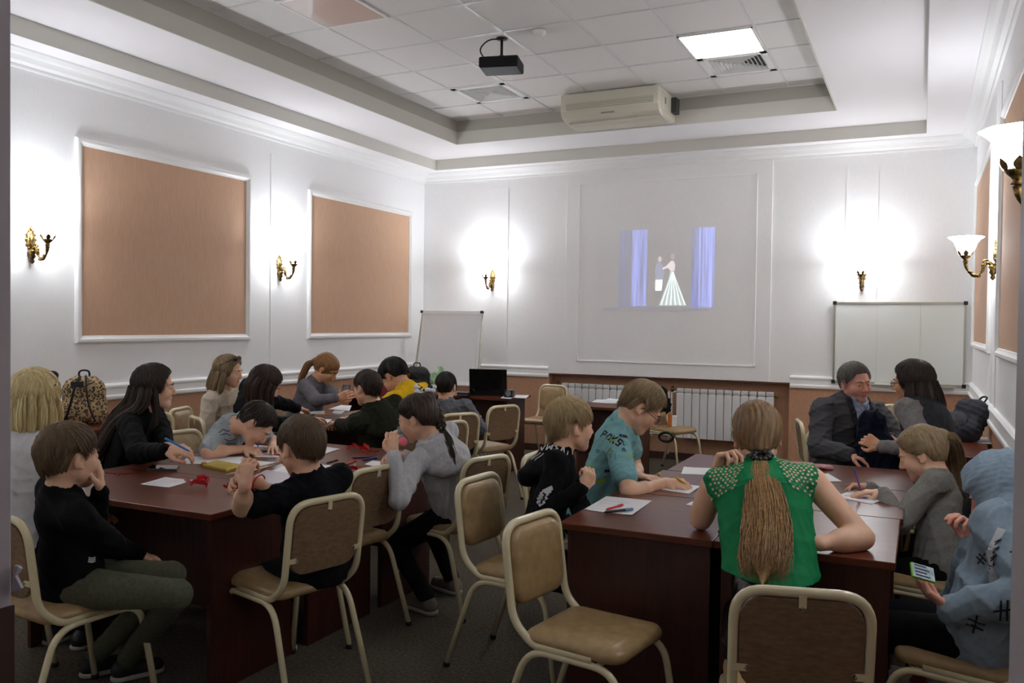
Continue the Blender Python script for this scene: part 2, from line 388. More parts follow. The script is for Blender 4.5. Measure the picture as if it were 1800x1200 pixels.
sconce((XL, 6.57, 2.04), -H, 'brass wall lamp between the two peach panels on the left wall')
sconce((XL, 1.25, 2.04), -H, 'brass wall lamp on the left wall nearest the doorway')
sconce((-4.72, YB, 2.04), math.pi, 'brass wall lamp on the back wall above the flip chart')
sconce((-.556, YB, 2.02), math.pi, 'brass wall lamp on the back wall above the whiteboard')
sconce((XR, 6.52, 1.99), H, 'farther brass wall lamp on the right wall, shown in full')
sconce((XR, 3.05, 1.99), H, 'nearest brass wall lamp on the right wall, cut by the frame')
# air conditioner hung under the tray
t = thing('air_conditioner', 'white air conditioner unit hung below the ceiling tiles above the screen', 'air conditioner', (-2.70, 7.66, 3.445))
M_ac = mat('air_conditioner_casing', S(206, 202, 186), .4)
prof = [(.0, .265), (0, .10), (.035, .045), (.12, .012), (.40, .0), (.56, .03), (.58, .27)]
V = []; n = len(prof)
xs = [-.49, -.475, .475, .49]
for i, x in enumerate(xs):
    e = .012 if i in (0, 3) else 0
    for (y, z) in prof: V.append((x, y+(e if y < .3 else -e), min(z, .27-e) if z > .2 else z+e))
Fc = [(i*n+k, i*n+(k+1) % n, (i+1)*n+(k+1) % n, (i+1)*n+k) for i in range(3) for k in range(n)]+[tuple(range(n))[::-1], tuple(range(3*n, 4*n))]
pyobj('casing', V, Fc, M_ac, t)
boxo('intake_grille', (-.43, -.006, .115), (.43, .004, .175), mat('grille_grey', S(176, 172, 158), .5), t)
for k in range(4): boxo('louvre', (-.425, -.012, .122+k*.014), (.425, -.002, .128+k*.014), M_ac, t)
boxo('outlet_flap', (-.44, .11, .001), (.44, .26, .014), mat('flap_grey', S(196, 190, 174), .4), t, .002)
boxo('logo_plate', (-.08, -.008, .060), (.05, .006, .066), mat('label_grey', S(120, 120, 118), .5), t, 0, Matrix.Translation((0, .018, 0)))
boxo('end_panel', (.485, .07, .06), (.496, .22, .22), M_ac, t, .003); boxo('label', (.493, .16, .13), (.499, .20, .19), mat('label_blue_grey', S(120, 130, 150), .5), t)
boxo('pipe_box', (.49, .40, .10), (.54, .52, .24), mat('dark_gap', S(60, 60, 58), .7), t)
# projector on its ceiling pole
t = thing('projector', 'black projector hanging on a pole from the ceiling tiles', 'projector', (-3.0, 6.0, 3.73), math.radians(14))
m = MB(); m.tube([(0, 0, 0), (0, 0, .0-.14)], .011, 8); m.lathe([(.001, -.001), (.045, -.002), (.045, -.010), (.001, -.012)], 14); m.build('pole', M_black, t)
m = MB(); m.tube([(-.06, -.05, -.17), (0, 0, -.135), (.06, .05, -.17)], .008, 6); m.tube([(-.06, .06, -.17), (0, 0, -.135), (.06, -.06, -.17)], .008, 6); m.build('bracket', M_black, t)
boxo('body', (-.155, -.125, -.255), (.155, .125, -.170), mat('projector_shell', S(20, 20, 22), .55, spec=.2), t, .014)
m = MB(); m.lathe([(.034, 0), (.036, .016), (.028, .018), (.026, .004), (.0001, .004)], 16, (.07, .125, -.212), Matrix.Rotation(-H, 4, 'X')); m.build('lens', mat('lens_glass', (.02, .02, .03), .08), t)
for k in range(6): boxo('vent_slot', (-.159, -.09+k*.03, -.235), (-.153, -.075+k*.03, -.19), M_rub, t)
m = MB(); m.tube(fillet([(0, -.01, -.01), (-.10, -.05, -.02), (-.17, -.06, -.10), (-.12, -.06, -.175)], .08, 6), .006, 6); m.build('cable', M_black, t)
m = MB(); m.lathe([(.001, -.052), (.018, -.050), (.030, -.034), (.048, -.026), (.052, -.004), (.050, 0)], 20, (-2.66, 5.95, ZT-.004)); o = m.build('smoke_detector', M_white); tag(o, 'small round white smoke detector on the ceiling beside the projector', 'smoke detector')
# projected picture on the board: flat emissive shapes in place of the projector's light
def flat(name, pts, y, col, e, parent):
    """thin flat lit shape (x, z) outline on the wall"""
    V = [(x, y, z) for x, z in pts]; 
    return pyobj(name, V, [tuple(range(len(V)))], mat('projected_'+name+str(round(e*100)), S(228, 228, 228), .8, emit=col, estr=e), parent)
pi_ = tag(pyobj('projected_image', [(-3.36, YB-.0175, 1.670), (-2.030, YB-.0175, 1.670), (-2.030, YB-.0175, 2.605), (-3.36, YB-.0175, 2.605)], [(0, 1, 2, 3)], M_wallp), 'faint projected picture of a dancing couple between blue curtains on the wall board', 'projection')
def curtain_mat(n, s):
    m = mat('projected_curtain_'+n, S(226, 227, 230), .8, emit=(.22, .3, 1), estr=s)  # projected light put into the curtain's own emission
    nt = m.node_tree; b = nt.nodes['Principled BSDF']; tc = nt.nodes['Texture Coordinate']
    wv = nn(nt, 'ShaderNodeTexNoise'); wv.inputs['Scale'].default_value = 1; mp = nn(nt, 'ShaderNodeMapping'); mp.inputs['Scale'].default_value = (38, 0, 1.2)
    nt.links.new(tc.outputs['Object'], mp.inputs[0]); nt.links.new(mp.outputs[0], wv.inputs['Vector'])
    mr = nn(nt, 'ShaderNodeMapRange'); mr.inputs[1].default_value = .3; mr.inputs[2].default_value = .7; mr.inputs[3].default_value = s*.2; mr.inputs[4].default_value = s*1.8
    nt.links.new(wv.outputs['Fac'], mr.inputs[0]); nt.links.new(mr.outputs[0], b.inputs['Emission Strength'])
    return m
yb = YB-.019
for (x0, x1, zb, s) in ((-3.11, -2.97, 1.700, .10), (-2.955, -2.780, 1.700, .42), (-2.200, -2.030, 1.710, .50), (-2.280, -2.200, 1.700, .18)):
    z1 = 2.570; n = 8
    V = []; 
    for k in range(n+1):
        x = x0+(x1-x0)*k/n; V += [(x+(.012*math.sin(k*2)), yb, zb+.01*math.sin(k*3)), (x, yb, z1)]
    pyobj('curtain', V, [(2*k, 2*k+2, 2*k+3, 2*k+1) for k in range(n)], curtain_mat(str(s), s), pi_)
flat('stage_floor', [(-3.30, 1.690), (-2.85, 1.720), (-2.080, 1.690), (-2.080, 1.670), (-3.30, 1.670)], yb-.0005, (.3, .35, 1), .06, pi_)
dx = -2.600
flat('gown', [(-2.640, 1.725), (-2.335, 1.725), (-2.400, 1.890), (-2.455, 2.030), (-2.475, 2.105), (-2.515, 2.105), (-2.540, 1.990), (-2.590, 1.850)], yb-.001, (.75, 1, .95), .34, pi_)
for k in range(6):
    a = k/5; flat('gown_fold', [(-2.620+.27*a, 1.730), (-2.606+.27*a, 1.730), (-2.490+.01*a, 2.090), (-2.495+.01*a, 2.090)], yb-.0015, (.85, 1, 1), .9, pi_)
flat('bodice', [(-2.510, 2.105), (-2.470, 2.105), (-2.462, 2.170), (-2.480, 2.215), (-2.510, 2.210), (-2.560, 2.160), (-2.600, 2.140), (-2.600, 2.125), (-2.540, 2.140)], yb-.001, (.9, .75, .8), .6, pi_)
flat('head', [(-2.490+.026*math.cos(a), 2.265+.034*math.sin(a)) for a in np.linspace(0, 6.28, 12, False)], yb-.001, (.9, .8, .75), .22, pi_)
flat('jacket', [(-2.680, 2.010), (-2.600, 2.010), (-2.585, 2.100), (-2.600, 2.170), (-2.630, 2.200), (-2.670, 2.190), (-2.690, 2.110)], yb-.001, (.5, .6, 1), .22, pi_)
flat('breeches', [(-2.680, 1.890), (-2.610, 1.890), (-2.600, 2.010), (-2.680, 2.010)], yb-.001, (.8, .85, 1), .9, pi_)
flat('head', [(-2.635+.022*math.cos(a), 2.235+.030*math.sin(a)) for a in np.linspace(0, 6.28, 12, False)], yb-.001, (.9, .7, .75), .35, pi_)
# flip chart
t = thing('flip_chart', 'white flip chart easel in the left back corner', 'flip chart', (-5.08, 8.80, 0), math.radians(3))
tl = math.radians(9)
M = Matrix.Translation((0, 0, .79)) @ Matrix.Rotation(tl, 4, 'X').inverted()
boxo('board', (-.40, -.008, -.02), (.40, .008, .86), M_white, t, .003, M)
boxo('paper_pad', (-.365, -.018, .02), (.365, -.009, .82), M_paper, t, 0, M)
boxo('clamp_bar', (-.41, -.024, .82), (.41, .0, .865), M_white, t, .003, M)
for s in (-1, 1):
    boxo('clamp_knob', (s*.40-.016, -.034, .835), (s*.40+.016, .006, .865), M_rub, t, .003, M)
    mb = MB(); mb.tube([M @ Vector((s*.40, .004, .84)), (s*.46, -.16, .02), (s*.465, -.162, 0)], .012, 8); mb.build('leg', M_alu, t)
mb = MB(); mb.tube([M @ Vector((0, .012, .80)), (0, .36, .0)], .012, 8); mb.build('leg', M_alu, t)
boxo('pen_tray', (-.38, -.06, -.03), (.38, -.008, -.015), M_white, t, .002, M)
# whiteboard on the right part of the back wall
t = thing('whiteboard', 'white magnetic board with aluminium frame on the back wall at right', 'whiteboard', (-.215, YB-.03, .95))
boxo('surface', (-.58, -.004, .012), (.58, .004, .80), mat('whiteboard_enamel', S(236, 240, 236), .08, coat=.8), t)
for x in (-.19, .20): boxo('ruled_line', (x-.001, -.0055, .02), (x+.001, -.0038, .79), mat('faint_line', S(196, 190, 190), .5), t)
for n_, lo, hi in (('frame_rail', (-.595, -.012, .795), (.595, .012, .815)), ('frame_rail', (-.595, -.012, 0), (.595, .012, .02)), ('frame_stile', (-.595, -.012, .0), (-.577, .012, .81)), ('frame_stile', (.577, -.012, 0), (.595, .012, .81))): boxo(n_, lo, hi, M_alu, t, .002)
for x in (-.588, .588):
    for z in (.008, .806): boxo('corner_cap', (x-.018, -.016, z-.018), (x+.018, .014, z+.018), M_rub, t, .003)
boxo('pen_tray', (-.25, -.065, -.012), (.50, -.012, .0), M_alu, t, .002)
o = boxo('marker', (-.20, -.05, 0), (-.06, -.03, .016), M_white, None); o.location = (-.215, YB-.03, .95); tag(o, 'white marker lying on the whiteboard tray', 'marker')
# radiators
def radiator(x0, x1, lab):
    n = round((x1-x0)/.088); t = thing('radiator', lab, 'radiator', (x0, YB+.035, .27), 0, 'white sectional radiators'); wd = (x1-x0)/n
    V = None
    for k in range(n):
        if V is None:
            bm = bmesh.new(); box(bm, (.003, -.04, 0), (wd-.003, -.022, .49), .004); box(bm, (.012, -.03, .005), (wd-.012, .045, .535), .004); box(bm, (.006, -.036, .50), (wd-.006, .04, .545), .006)
            box(bm, (.012, -.040, .518), (wd-.012, -.034, .530)); o = obj('section', bm, M_rad, t); V = o
            bm = bmesh.new()
            for q in range(3): box(bm, (.014, -.0365, .500+q*.013), (wd-.014, -.0352, .506+q*.013))
            g = obj('grille_slot', bm, mat('radiator_slot_grey', S(150, 150, 148), .6), o)
        else:
            o = V.copy(); C.objects.link(o); o.location = (k*wd, 0, 0)
            g2 = g.copy(); C.objects.link(g2); g2.parent = o
    m = MB(); m.tube(fillet([(-.005, 0, .50), (-.06, 0, .50), (-.06, 0, .05), (-.06, .09, .05)], .02, 4), .011, 8); m.tube([(-.10, .03, .50), (-.10, .03, -.2)], .011, 8); m.build('pipe', M_rad, t)
    m = MB(); m.lathe([(.001, 0), (.016, .002), (.018, .04), (.001, .045)], 10, (-.05, 0, .50)); m.ball((-.05, 0, .555), .014, 8); m.build('valve', M_brass, t)
    m = MB(); m.tube([(x1-x0, 0, .50), (x1-x0+.03, 0, .50)], .012, 8); m.build('plug', M_brass, t)
radiator(-3.80, -2.69, 'white sectional radiator in the left half of the wall niche')
radiator(-2.43, -1.385, 'white sectional radiator in the right half of the wall niche')
m = MB(); m.tube(fillet([(NX0+.05, YB-.02, NZ-.03), (NX0+.03, YB-.02, .65), (NX0+.0, YB-.03, .45), (NX0-.02, YB-.03, .02)], .1, 5), .005, 6)
tag(m.build('power_cable', M_black), 'thin black cable hanging down the left edge of the radiator niche', 'cable')
# torn paper taped on the left jamb
V = []; Fc = []
edge = [(0, 0), (.012, -.004), (.020, .008), (.028, .012), (.036, .026), (.030, .04), (.020, .052), (.010, .064), (.016, .080), (.018, .092), (.010, .100), (0, .100)]
for q in (0, -.004): V += [(-1.125+x*.72, .762+q-.004*math.sin(z*50), 1.14+z*.35) for x, z in edge]
n = len(edge); Fc = [tuple(range(n)), tuple(range(n, 2*n))[::-1]]+[(k, (k+1) % n, n+(k+1) % n, n+k) for k in range(n)]
tag(pyobj('torn_paper', V, Fc, mat('torn_paper_white', S(205, 196, 202), .8)), 'torn scrap of white paper on the left door jamb', 'paper')

# ------------------------------------------------------------------ tables
TH = .75
def panel_table(name, lab, x0, x1, y0, y1, axis, group=None, inset=.05, gap=0, cat='table', h=TH):
    """desk with a top, two end panels and a modesty panel; axis = direction of its length"""
    cx, cy = (x0+x1)/2, (y0+y1)/2; t = thing(name, lab, cat, (cx, cy, 0), 0, group); a, b = (x1-x0)/2, (y1-y0)/2
    boxo('tabletop', (-a+.001, -b+.001, h-.026), (a-.001, b-.001, h), M_wood, t, .003)
    if axis == 'y':
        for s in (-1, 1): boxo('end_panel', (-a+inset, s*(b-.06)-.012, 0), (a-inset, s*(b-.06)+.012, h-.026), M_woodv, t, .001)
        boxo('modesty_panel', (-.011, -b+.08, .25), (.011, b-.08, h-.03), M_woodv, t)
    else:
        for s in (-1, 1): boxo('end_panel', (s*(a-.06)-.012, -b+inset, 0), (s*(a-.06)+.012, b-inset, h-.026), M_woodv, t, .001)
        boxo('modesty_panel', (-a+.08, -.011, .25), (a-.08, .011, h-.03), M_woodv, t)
    return t
GL, GR, GM = 'desks pushed together into the left group table', 'desks pushed together into the right group table', 'desks pushed together into the far left group table'
panel_table('desk', 'reddish brown desk at the near end of the left group table', -3.72, -2.50, 2.50, 3.10, 'x', GL)
panel_table('desk', 'middle desk of the left group table', -3.72, -2.50, 3.10, 3.70, 'x', GL)
panel_table('desk', 'far desk of the left group table, in front of the writing boy', -3.72, -2.50, 3.70, 4.29, 'x', GL)
panel_table('desk', 'reddish brown desk at the near left corner of the right group table', -1.25, -.655, 3.04, 3.745, 'y', GR, .02)
panel_table('desk', 'reddish brown desk at the near right corner of the right group table', -.655, -.06, 3.04, 3.745, 'y', GR, .02)
panel_table('desk', 'middle desk of the right group table', -1.22, -.05, 3.75, 4.40, 'x', GR)
panel_table('desk', 'far desk of the right group table, in front of the man in the suit', -1.20, -.02, 4.405, 5.05, 'x', GR)
panel_table('desk', 'near desk of the far left group table', -4.34, -3.55, 4.95, 5.55, 'x', GM)
panel_table('desk', 'far desk of the far left group table, in front of the woman in grey', -4.34, -3.55, 5.555, 6.30, 'x', GM)
panel_table('desk', 'reddish brown desk carrying the open laptop', -4.72, -3.68, 7.62, 8.15, 'x', h=.76)
panel_table('desk', 'reddish brown desk against the left wall under the leopard backpack', -5.64, -5.06, 3.62, 4.52, 'y')
panel_table('desk', 'small desk with papers in front of the left radiator', -3.05, -2.33, 7.68, 8.15, 'x', h=.72)
panel_table('desk', 'reddish brown desk in the right back corner under the grey bag', -.24, .40, 5.75, 7.10, 'y')
panel_table('desk', 'dark desk in the left back corner behind the red box', -5.40, -4.70, 7.20, 7.80, 'x')

# ------------------------------------------------------------------ chairs
def chair_proto():
    t = thing('stacking_chair', 'x', 'chair', (0, 0, 0), 0, 'cream metal chairs with tan leatherette seats')
    # heavy flat-oval tube frames
    bk = [(-.176, .10, .418), (-.176, -.13, .418), (-.176, -.215, .485), (-.176, -.258, .808), (.176, -.258, .808), (.176, -.215, .485), (.176, -.13, .418), (.176, .10, .418)]
    m = MB(); m.tube(fillet(bk, [0, .03, .10, .085, .085, .10, .03, 0], 7), .0145, 10, squash=1.0); m.build('back_frame', M_cream, t)
    for s in (-1, 1):
        x = s*.180
        lg = [(x+s*.015, .255, .012), (x, .19, .402), (x, -.15, .402), (x+s*.015, -.285, .012)]
        m = MB(); m.tube(fillet(lg, .085, 7), .0130, 10); m.build('leg_frame', M_cream, t)
        for q in (0, 3):
            mb = MB(); p = Vector(lg[q]); mb.tube([p+Vector((0, 0, -.012)), p+Vector((0, 0, .008))], .0155, 8); mb.build('foot_cap', M_rub, t)
    m = MB(); m.tube([(-.176, .12, .405), (.176, .12, .405)], .009, 8); m.tube([(-.176, -.10, .418), (.176, -.10, .418)], .009, 8); m.build('crossbar', M_cream, t)
    # seat: rounded padded slab
    def slab(hx, hy, r, prof, N=7):
        V = []; rings = []
        for (off, z) in prof:
            ring_ = []
            for (cx, cy, a0) in ((hx-r, hy-r, 0), (-hx+r, hy-r, 90), (-hx+r, -hy+r, 180), (hx-r, -hy+r, 270)):
                for k in range(N):
                    a = math.radians(a0+90*k/(N-1)); ring_.append(Vector((cx+(r+off)*math.cos(a), cy+(r+off)*math.sin(a), z)))
            rings.append(ring_)
        n = len(rings[0]); V = [p for g_ in rings for p in g_]
        Fc = [(i*n+k, i*n+(k+1) % n, (i+1)*n+(k+1) % n, (i+1)*n+k) for i in range(len(rings)-1) for k in range(n)]
        V.append(Vector((0, 0, prof[0][1]))); V.append(Vector((0, 0, prof[-1][1]))); a = len(V)-2
        Fc += [(k, a, (k+1) % n) for k in range(n)]+[((len(rings)-1)*n+k, (len(rings)-1)*n+(k+1) % n, a+1) for k in range(n)]
        return V, Fc
    V, Fc = slab(.182, .19, .055, [(-.02, -.020), (-.002, -.018), (.002, -.006), (0, .008), (-.012, .020), (-.04, .028), (-.052, .030)])
    m = MB(); m.add([v+Vector((0, .012, .438)) for v in V], Fc); m.build('seat', M_leath, t)
    # backrest: front padded leatherette, fibreboard rear, brackets
    tilt = Matrix.Translation((0, -.2375, .658)) @ Matrix.Rotation(-math.atan2(.05, .375), 4, 'X').inverted() @ Matrix.Rotation(-H, 4, 'X')
    V, Fc = slab(.160, .135, .070, [(0, -.003), (.002, .004), (-.002, .016), (-.020, .026), (-.05, .030)])
    m = MB(); m.add([tilt @ Vector((v.x, v.y, v.z)) for v in V], Fc)
    # keep the lower edge square
    m.build('backrest', M_leath, t)
    V, Fc = slab(.161, .136, .070, [(-.002, -.012), (0, -.010), (0, -.002), (-.002, -.002)])
    m = MB(); m.add([tilt @ Vector((v.x, v.y, v.z)) for v in V], Fc); m.build('rear_board', M_back, t, sm=False)
    for (bx_, by_, ang) in ((0, -.128, 90), (-.155, .070, 0), (.155, .070, 180)):
        Mx = tilt @ Matrix.Translation((bx_, by_, -.014)) @ Matrix.Rotation(math.radians(ang), 4, 'Z')
        m = MB(); m.bx((-.02, -.010, -.002), (.014, .010, .002), Mx); m.lathe([(.010, -.002), (.010, .002)], 10, (0, 0, 0), Mx @ Matrix.Translation((.014, 0, 0))); br = m.build('bracket', M_cream, t, sm=False)
        m = MB(); m.ball((0, 0, 0), .0045, 8, Mx @ Matrix.Translation((.014, 0, -.003))); b_ = m.build('bolt', M_bolt, br)
    return t

CHAIR0 = chair_proto(); _used = [False]
def chair(x, y, heading, lab, tip=0):
    """heading = direction the sitter faces, degrees from +x"""
    o = CHAIR0 if not _used[0] else copy_tree(CHAIR0); _used[0] = True
    o.location = (x, y, 0); o.rotation_euler = (0, 0, math.radians(heading-90)); o['label'] = lab
    return o

# ------------------------------------------------------------------ implicit-surface modeller (smooth unions of limbs, surface nets)
class Field:
    def __init__(s): s.ops = []
    def add(s, kind, k, *a, sub=False): s.ops.append((kind, k, sub, a)); return s
    def cap(s, a, b, ra, rb, k=.012, sub=False, sq=None):       # rounded cone a->b; sq=(axis vector, factor) flattens
        return s.add('cap', k, np.array(a, float), np.array(b, float), ra, rb, sq, sub=sub)
    def ell(s, c, r, M=None, k=.012, sub=False):                # ellipsoid, columns of M = its axes
        return s.add('ell', k, np.array(c, float), np.array(r, float), np.eye(3) if M is None else np.array(M, float), sub=sub)
    def bounds(s):
        lo, hi = np.full(3, 1e9), np.full(3, -1e9)
        for kind, k, sub, a in s.ops:
            if sub: continue
            if kind == 'cap': pts, r = np.array([a[0], a[1]]), max(a[2], a[3])
            else: pts, r = np.array([a[0]]), a[1].max()
            lo = np.minimum(lo, pts.min(0)-r); hi = np.maximum(hi, pts.max(0)+r)
        return lo, hi
    def mesh(s, h, cuts=(), disp=None, pad=2):
        """cuts: (point, normal) half spaces removed on the normal side; disp(P)->offset"""
        lo, hi = s.bounds(); lo = lo-h*(pad+1); hi = hi+h*(pad+1)
        n = np.ceil((hi-lo)/h).astype(int)+1
        F = np.full(n, .06, np.float32); ax = [lo[i]+h*np.arange(n[i]) for i in range(3)]
        for kind, k, sub, a in s.ops:
            if kind == 'cap': pts, r = np.array([a[0], a[1]]), max(a[2], a[3])
            else: pts, r = np.array([a[0]]), a[1].max()
            m = r+k+.035 if not sub else r+k+.01
            i0 = np.clip(np.floor((pts.min(0)-m-lo)/h).astype(int), 0, n); i1 = np.clip(np.ceil((pts.max(0)+m-lo)/h).astype(int)+1, 0, n)
            if (i1 <= i0).any(): continue
            sl = tuple(slice(i0[q], i1[q]) for q in range(3))
            X = ax[0][sl[0]][:, None, None]; Y = ax[1][sl[1]][None, :, None]; Z = ax[2][sl[2]][None, None, :]
            if kind == 'cap':
                A, B, ra, rb, sq = a; dx, dy, dz = X-A[0], Y-A[1], Z-A[2]; d = B-A; L2 = max((d*d).sum(), 1e-9)
                t = np.clip((dx*d[0]+dy*d[1]+dz*d[2])/L2, 0, 1)
                ex, ey, ez = dx-t*d[0], dy-t*d[1], dz-t*d[2]
                q2 = ex*ex+ey*ey+ez*ez
                if sq is not None:
                    u, f = np.array(sq[0]), sq[1]; e = ex*u[0]+ey*u[1]+ez*u[2]; q2 = q2+(1/f**2-1)*e*e
                    D = np.sqrt(q2)-(ra+(rb-ra)*t)
                    D = np.where(D < 0, D, D*(f if f < 1 else 1))
                else: D = np.sqrt(q2)-(ra+(rb-ra)*t)
            else:
                c, r, M = a; dx, dy, dz = X-c[0], Y-c[1], Z-c[2]
                u = [(dx*M[0, q]+dy*M[1, q]+dz*M[2, q])/r[q] for q in range(3)]
                k0 = np.sqrt(u[0]**2+u[1]**2+u[2]**2); k1 = np.sqrt((u[0]/r[0])**2+(u[1]/r[1])**2+(u[2]/r[2])**2)
                D = k0*(k0-1)/np.maximum(k1, 1e-6)
            G = F[sl]
            if sub:
                D = -D; hh = np.maximum(k-np.abs(G-D), 0)/k; F[sl] = np.maximum(G, D)+hh*hh*k*.25
            else:
                hh = np.maximum(k-np.abs(G-D), 0)/k; F[sl] = np.minimum(G, D)-hh*hh*k*.25
        if disp is not None:
            band = np.abs(F) < .03; I = np.nonzero(band)
            P = np.stack([lo[q]+h*I[q] for q in range(3)], 1); F[I] += disp(P)
        for p, nrm in cuts:
            p = np.array(p, float); nrm = np.array(nrm, float); nrm = nrm/np.linalg.norm(nrm)
            D = (ax[0][:, None, None]-p[0])*nrm[0]+(ax[1][None, :, None]-p[1])*nrm[1]+(ax[2][None, None, :]-p[2])*nrm[2]
            F = np.maximum(F, D)
        return surface_nets(F, lo, h)
def surface_nets(F, lo, h):
    ins = F < 0; nx, ny, nz = F.shape
    c = [ins[i:nx-1+i, j:ny-1+j, k:nz-1+k] for i in (0, 1) for j in (0, 1) for k in (0, 1)]
    s = np.zeros(c[0].shape, np.int8)
    for q in c: s += q
    act = (s > 0) & (s < 8); I = np.stack(np.nonzero(act), 1); idx = -np.ones(act.shape, np.int64); idx[act] = np.arange(len(I))
    P = np.zeros((len(I), 3)); W = np.zeros(len(I))
    cor = [(i, j, k) for i in (0, 1) for j in (0, 1) for k in (0, 1)]
    val = [F[I[:, 0]+i, I[:, 1]+j, I[:, 2]+k] for i, j, k in cor]
    for a in range(8):
        for b in range(a+1, 8):
            ca, cb = np.array(cor[a]), np.array(cor[b])
            if np.abs(ca-cb).sum() != 1: continue
            va, vb = val[a], val[b]; m = (va < 0) != (vb < 0)
            t = np.where(m, va/np.where(m, va-vb, 1), 0)
            P += np.where(m[:, None], ca+(cb-ca)*t[:, None], 0); W += m
    P = P/W[:, None]+I; V = lo+h*P; Q = []
    for axs in range(3):
        sl0 = [slice(1, -1)]*3; sl1 = [slice(1, -1)]*3
        sl0[axs] = slice(0, -1); sl1[axs] = slice(1, None)
        a, b = ins[tuple(sl0)], ins[tuple(sl1)]
        for flip in (0, 1):
            m = (a & ~b) if not flip else (~a & b)
            J = np.stack(np.nonzero(m), 1)
            for q in range(3):
                if q != axs: J[:, q] += 1
            u, v = [q for q in range(3) if q != axs]
            def g(du, dv):
                K = J.copy(); K[:, u] -= du; K[:, v] -= dv; return idx[K[:, 0], K[:, 1], K[:, 2]]
            quad = np.stack([g(0, 0), g(1, 0), g(1, 1), g(0, 1)], 1)
            if (flip == 0) != (axs == 1): quad = quad[:, ::-1]
            Q.append(quad)
    Q = np.concatenate(Q); Q = Q[(Q >= 0).all(1)]
    return V, Q
def nobj(name, V, Q, m, parent=None, sm=True, mi=None, mats=None):
    me = bpy.data.meshes.new(name); me.vertices.add(len(V)); me.vertices.foreach_set('co', np.asarray(V, np.float32).ravel())
    me.loops.add(len(Q)*4); me.loops.foreach_set('vertex_index', np.asarray(Q[:, ::-1], np.int32).ravel())
    me.polygons.add(len(Q)); me.polygons.foreach_set('loop_start', np.arange(0, len(Q)*4, 4, dtype=np.int32))
    try: me.polygons.foreach_set('loop_total', np.full(len(Q), 4, np.int32))
    except Exception: pass
    me.polygons.foreach_set('use_smooth', np.full(len(Q), sm))
    if mi is not None: me.polygons.foreach_set('material_index', np.asarray(mi, np.int32))
    me.update(calc_edges=True)
    return link(name, me, m, parent, mats)
def V3(*a): return np.array(a, float)
def unit(v):
    v = np.array(v, float); n = np.linalg.norm(v); return v/n if n > 1e-9 else v
def hdg(deg): a = math.radians(deg); return V3(math.cos(a), math.sin(a), 0)
def ik(a, b, l1, l2, pole):
    d = b-a; D = np.linalg.norm(d); u = d/D
    if D > (l1+l2)*.995: b = a+u*(l1+l2)*.995; D = (l1+l2)*.995
    if D < abs(l1-l2)+.02: D = abs(l1-l2)+.02
    x = (l1*l1-l2*l2+D*D)/(2*D); hgt = math.sqrt(max(l1*l1-x*x, 0)); p = np.array(pole, float); p = unit(p-u*(p@u))
    return a+u*x+p*hgt, b
def headM(yaw, pitch, roll):
    """columns right, forward, up; pitch>0 looks down, roll>0 tilts towards the right shoulder"""
    f = hdg(yaw); f = unit(f*math.cos(math.radians(pitch))+V3(0, 0, -math.sin(math.radians(pitch))))
    r = unit(np.cross(f, V3(0, 0, 1))); u = np.cross(r, f); a = math.radians(roll)
    r2 = r*math.cos(a)-u*math.sin(a); u2 = u*math.cos(a)+r*math.sin(a)
    return np.stack([r2, f, u2], 1)
def wrinkle(amp, sc=1.0, seed=0):
    r = np.random.RandomState(seed+11); W = r.normal(size=(5, 3))*np.array([[9], [26], [38], [52], [70]])*sc; ph = r.uniform(0, 6, 5)
    def f(P):
        w = np.sin(P @ W[0]+ph[0])*1.3; o = 0
        for q in range(1, 5): o = o+(1-np.abs(np.sin(P @ W[q]*.85+ph[q]+w)))**2/(q+.6)
        return (o-.30)*-amp*2.2
    return f
SK = {}
def skin(tone):
    c = {'fair': (S(232, 190, 160), S(222, 172, 142)), 'warm': (S(222, 170, 134), S(208, 152, 116)), 'pink': (S(226, 168, 148), S(214, 148, 126))}[tone]
    return mat('skin_'+tone, c[0], .48, c[1], 12, bump=.02, bscale=160, sss=.12)
M_lip_ = mat('lips', S(204, 132, 118), .45)
M_eyew = mat('eye_white', S(225, 222, 218), .2); M_iris = mat('eye_iris', S(70, 56, 44), .2)
def hair_mat(name, c1, c2):
    return mat('hair_'+name, c1, .45, c2, 14, (6, 6, .8), bump=.05, bscale=30, spec=.35, detail=5, contrast=(.25, .75))
def cloth(name, c1, c2=None, rough=.9, sc=40, bump=.12): return mat('cloth_'+name, c1, rough, c2 or c1, sc, bump=bump, bscale=220, spec=.15)
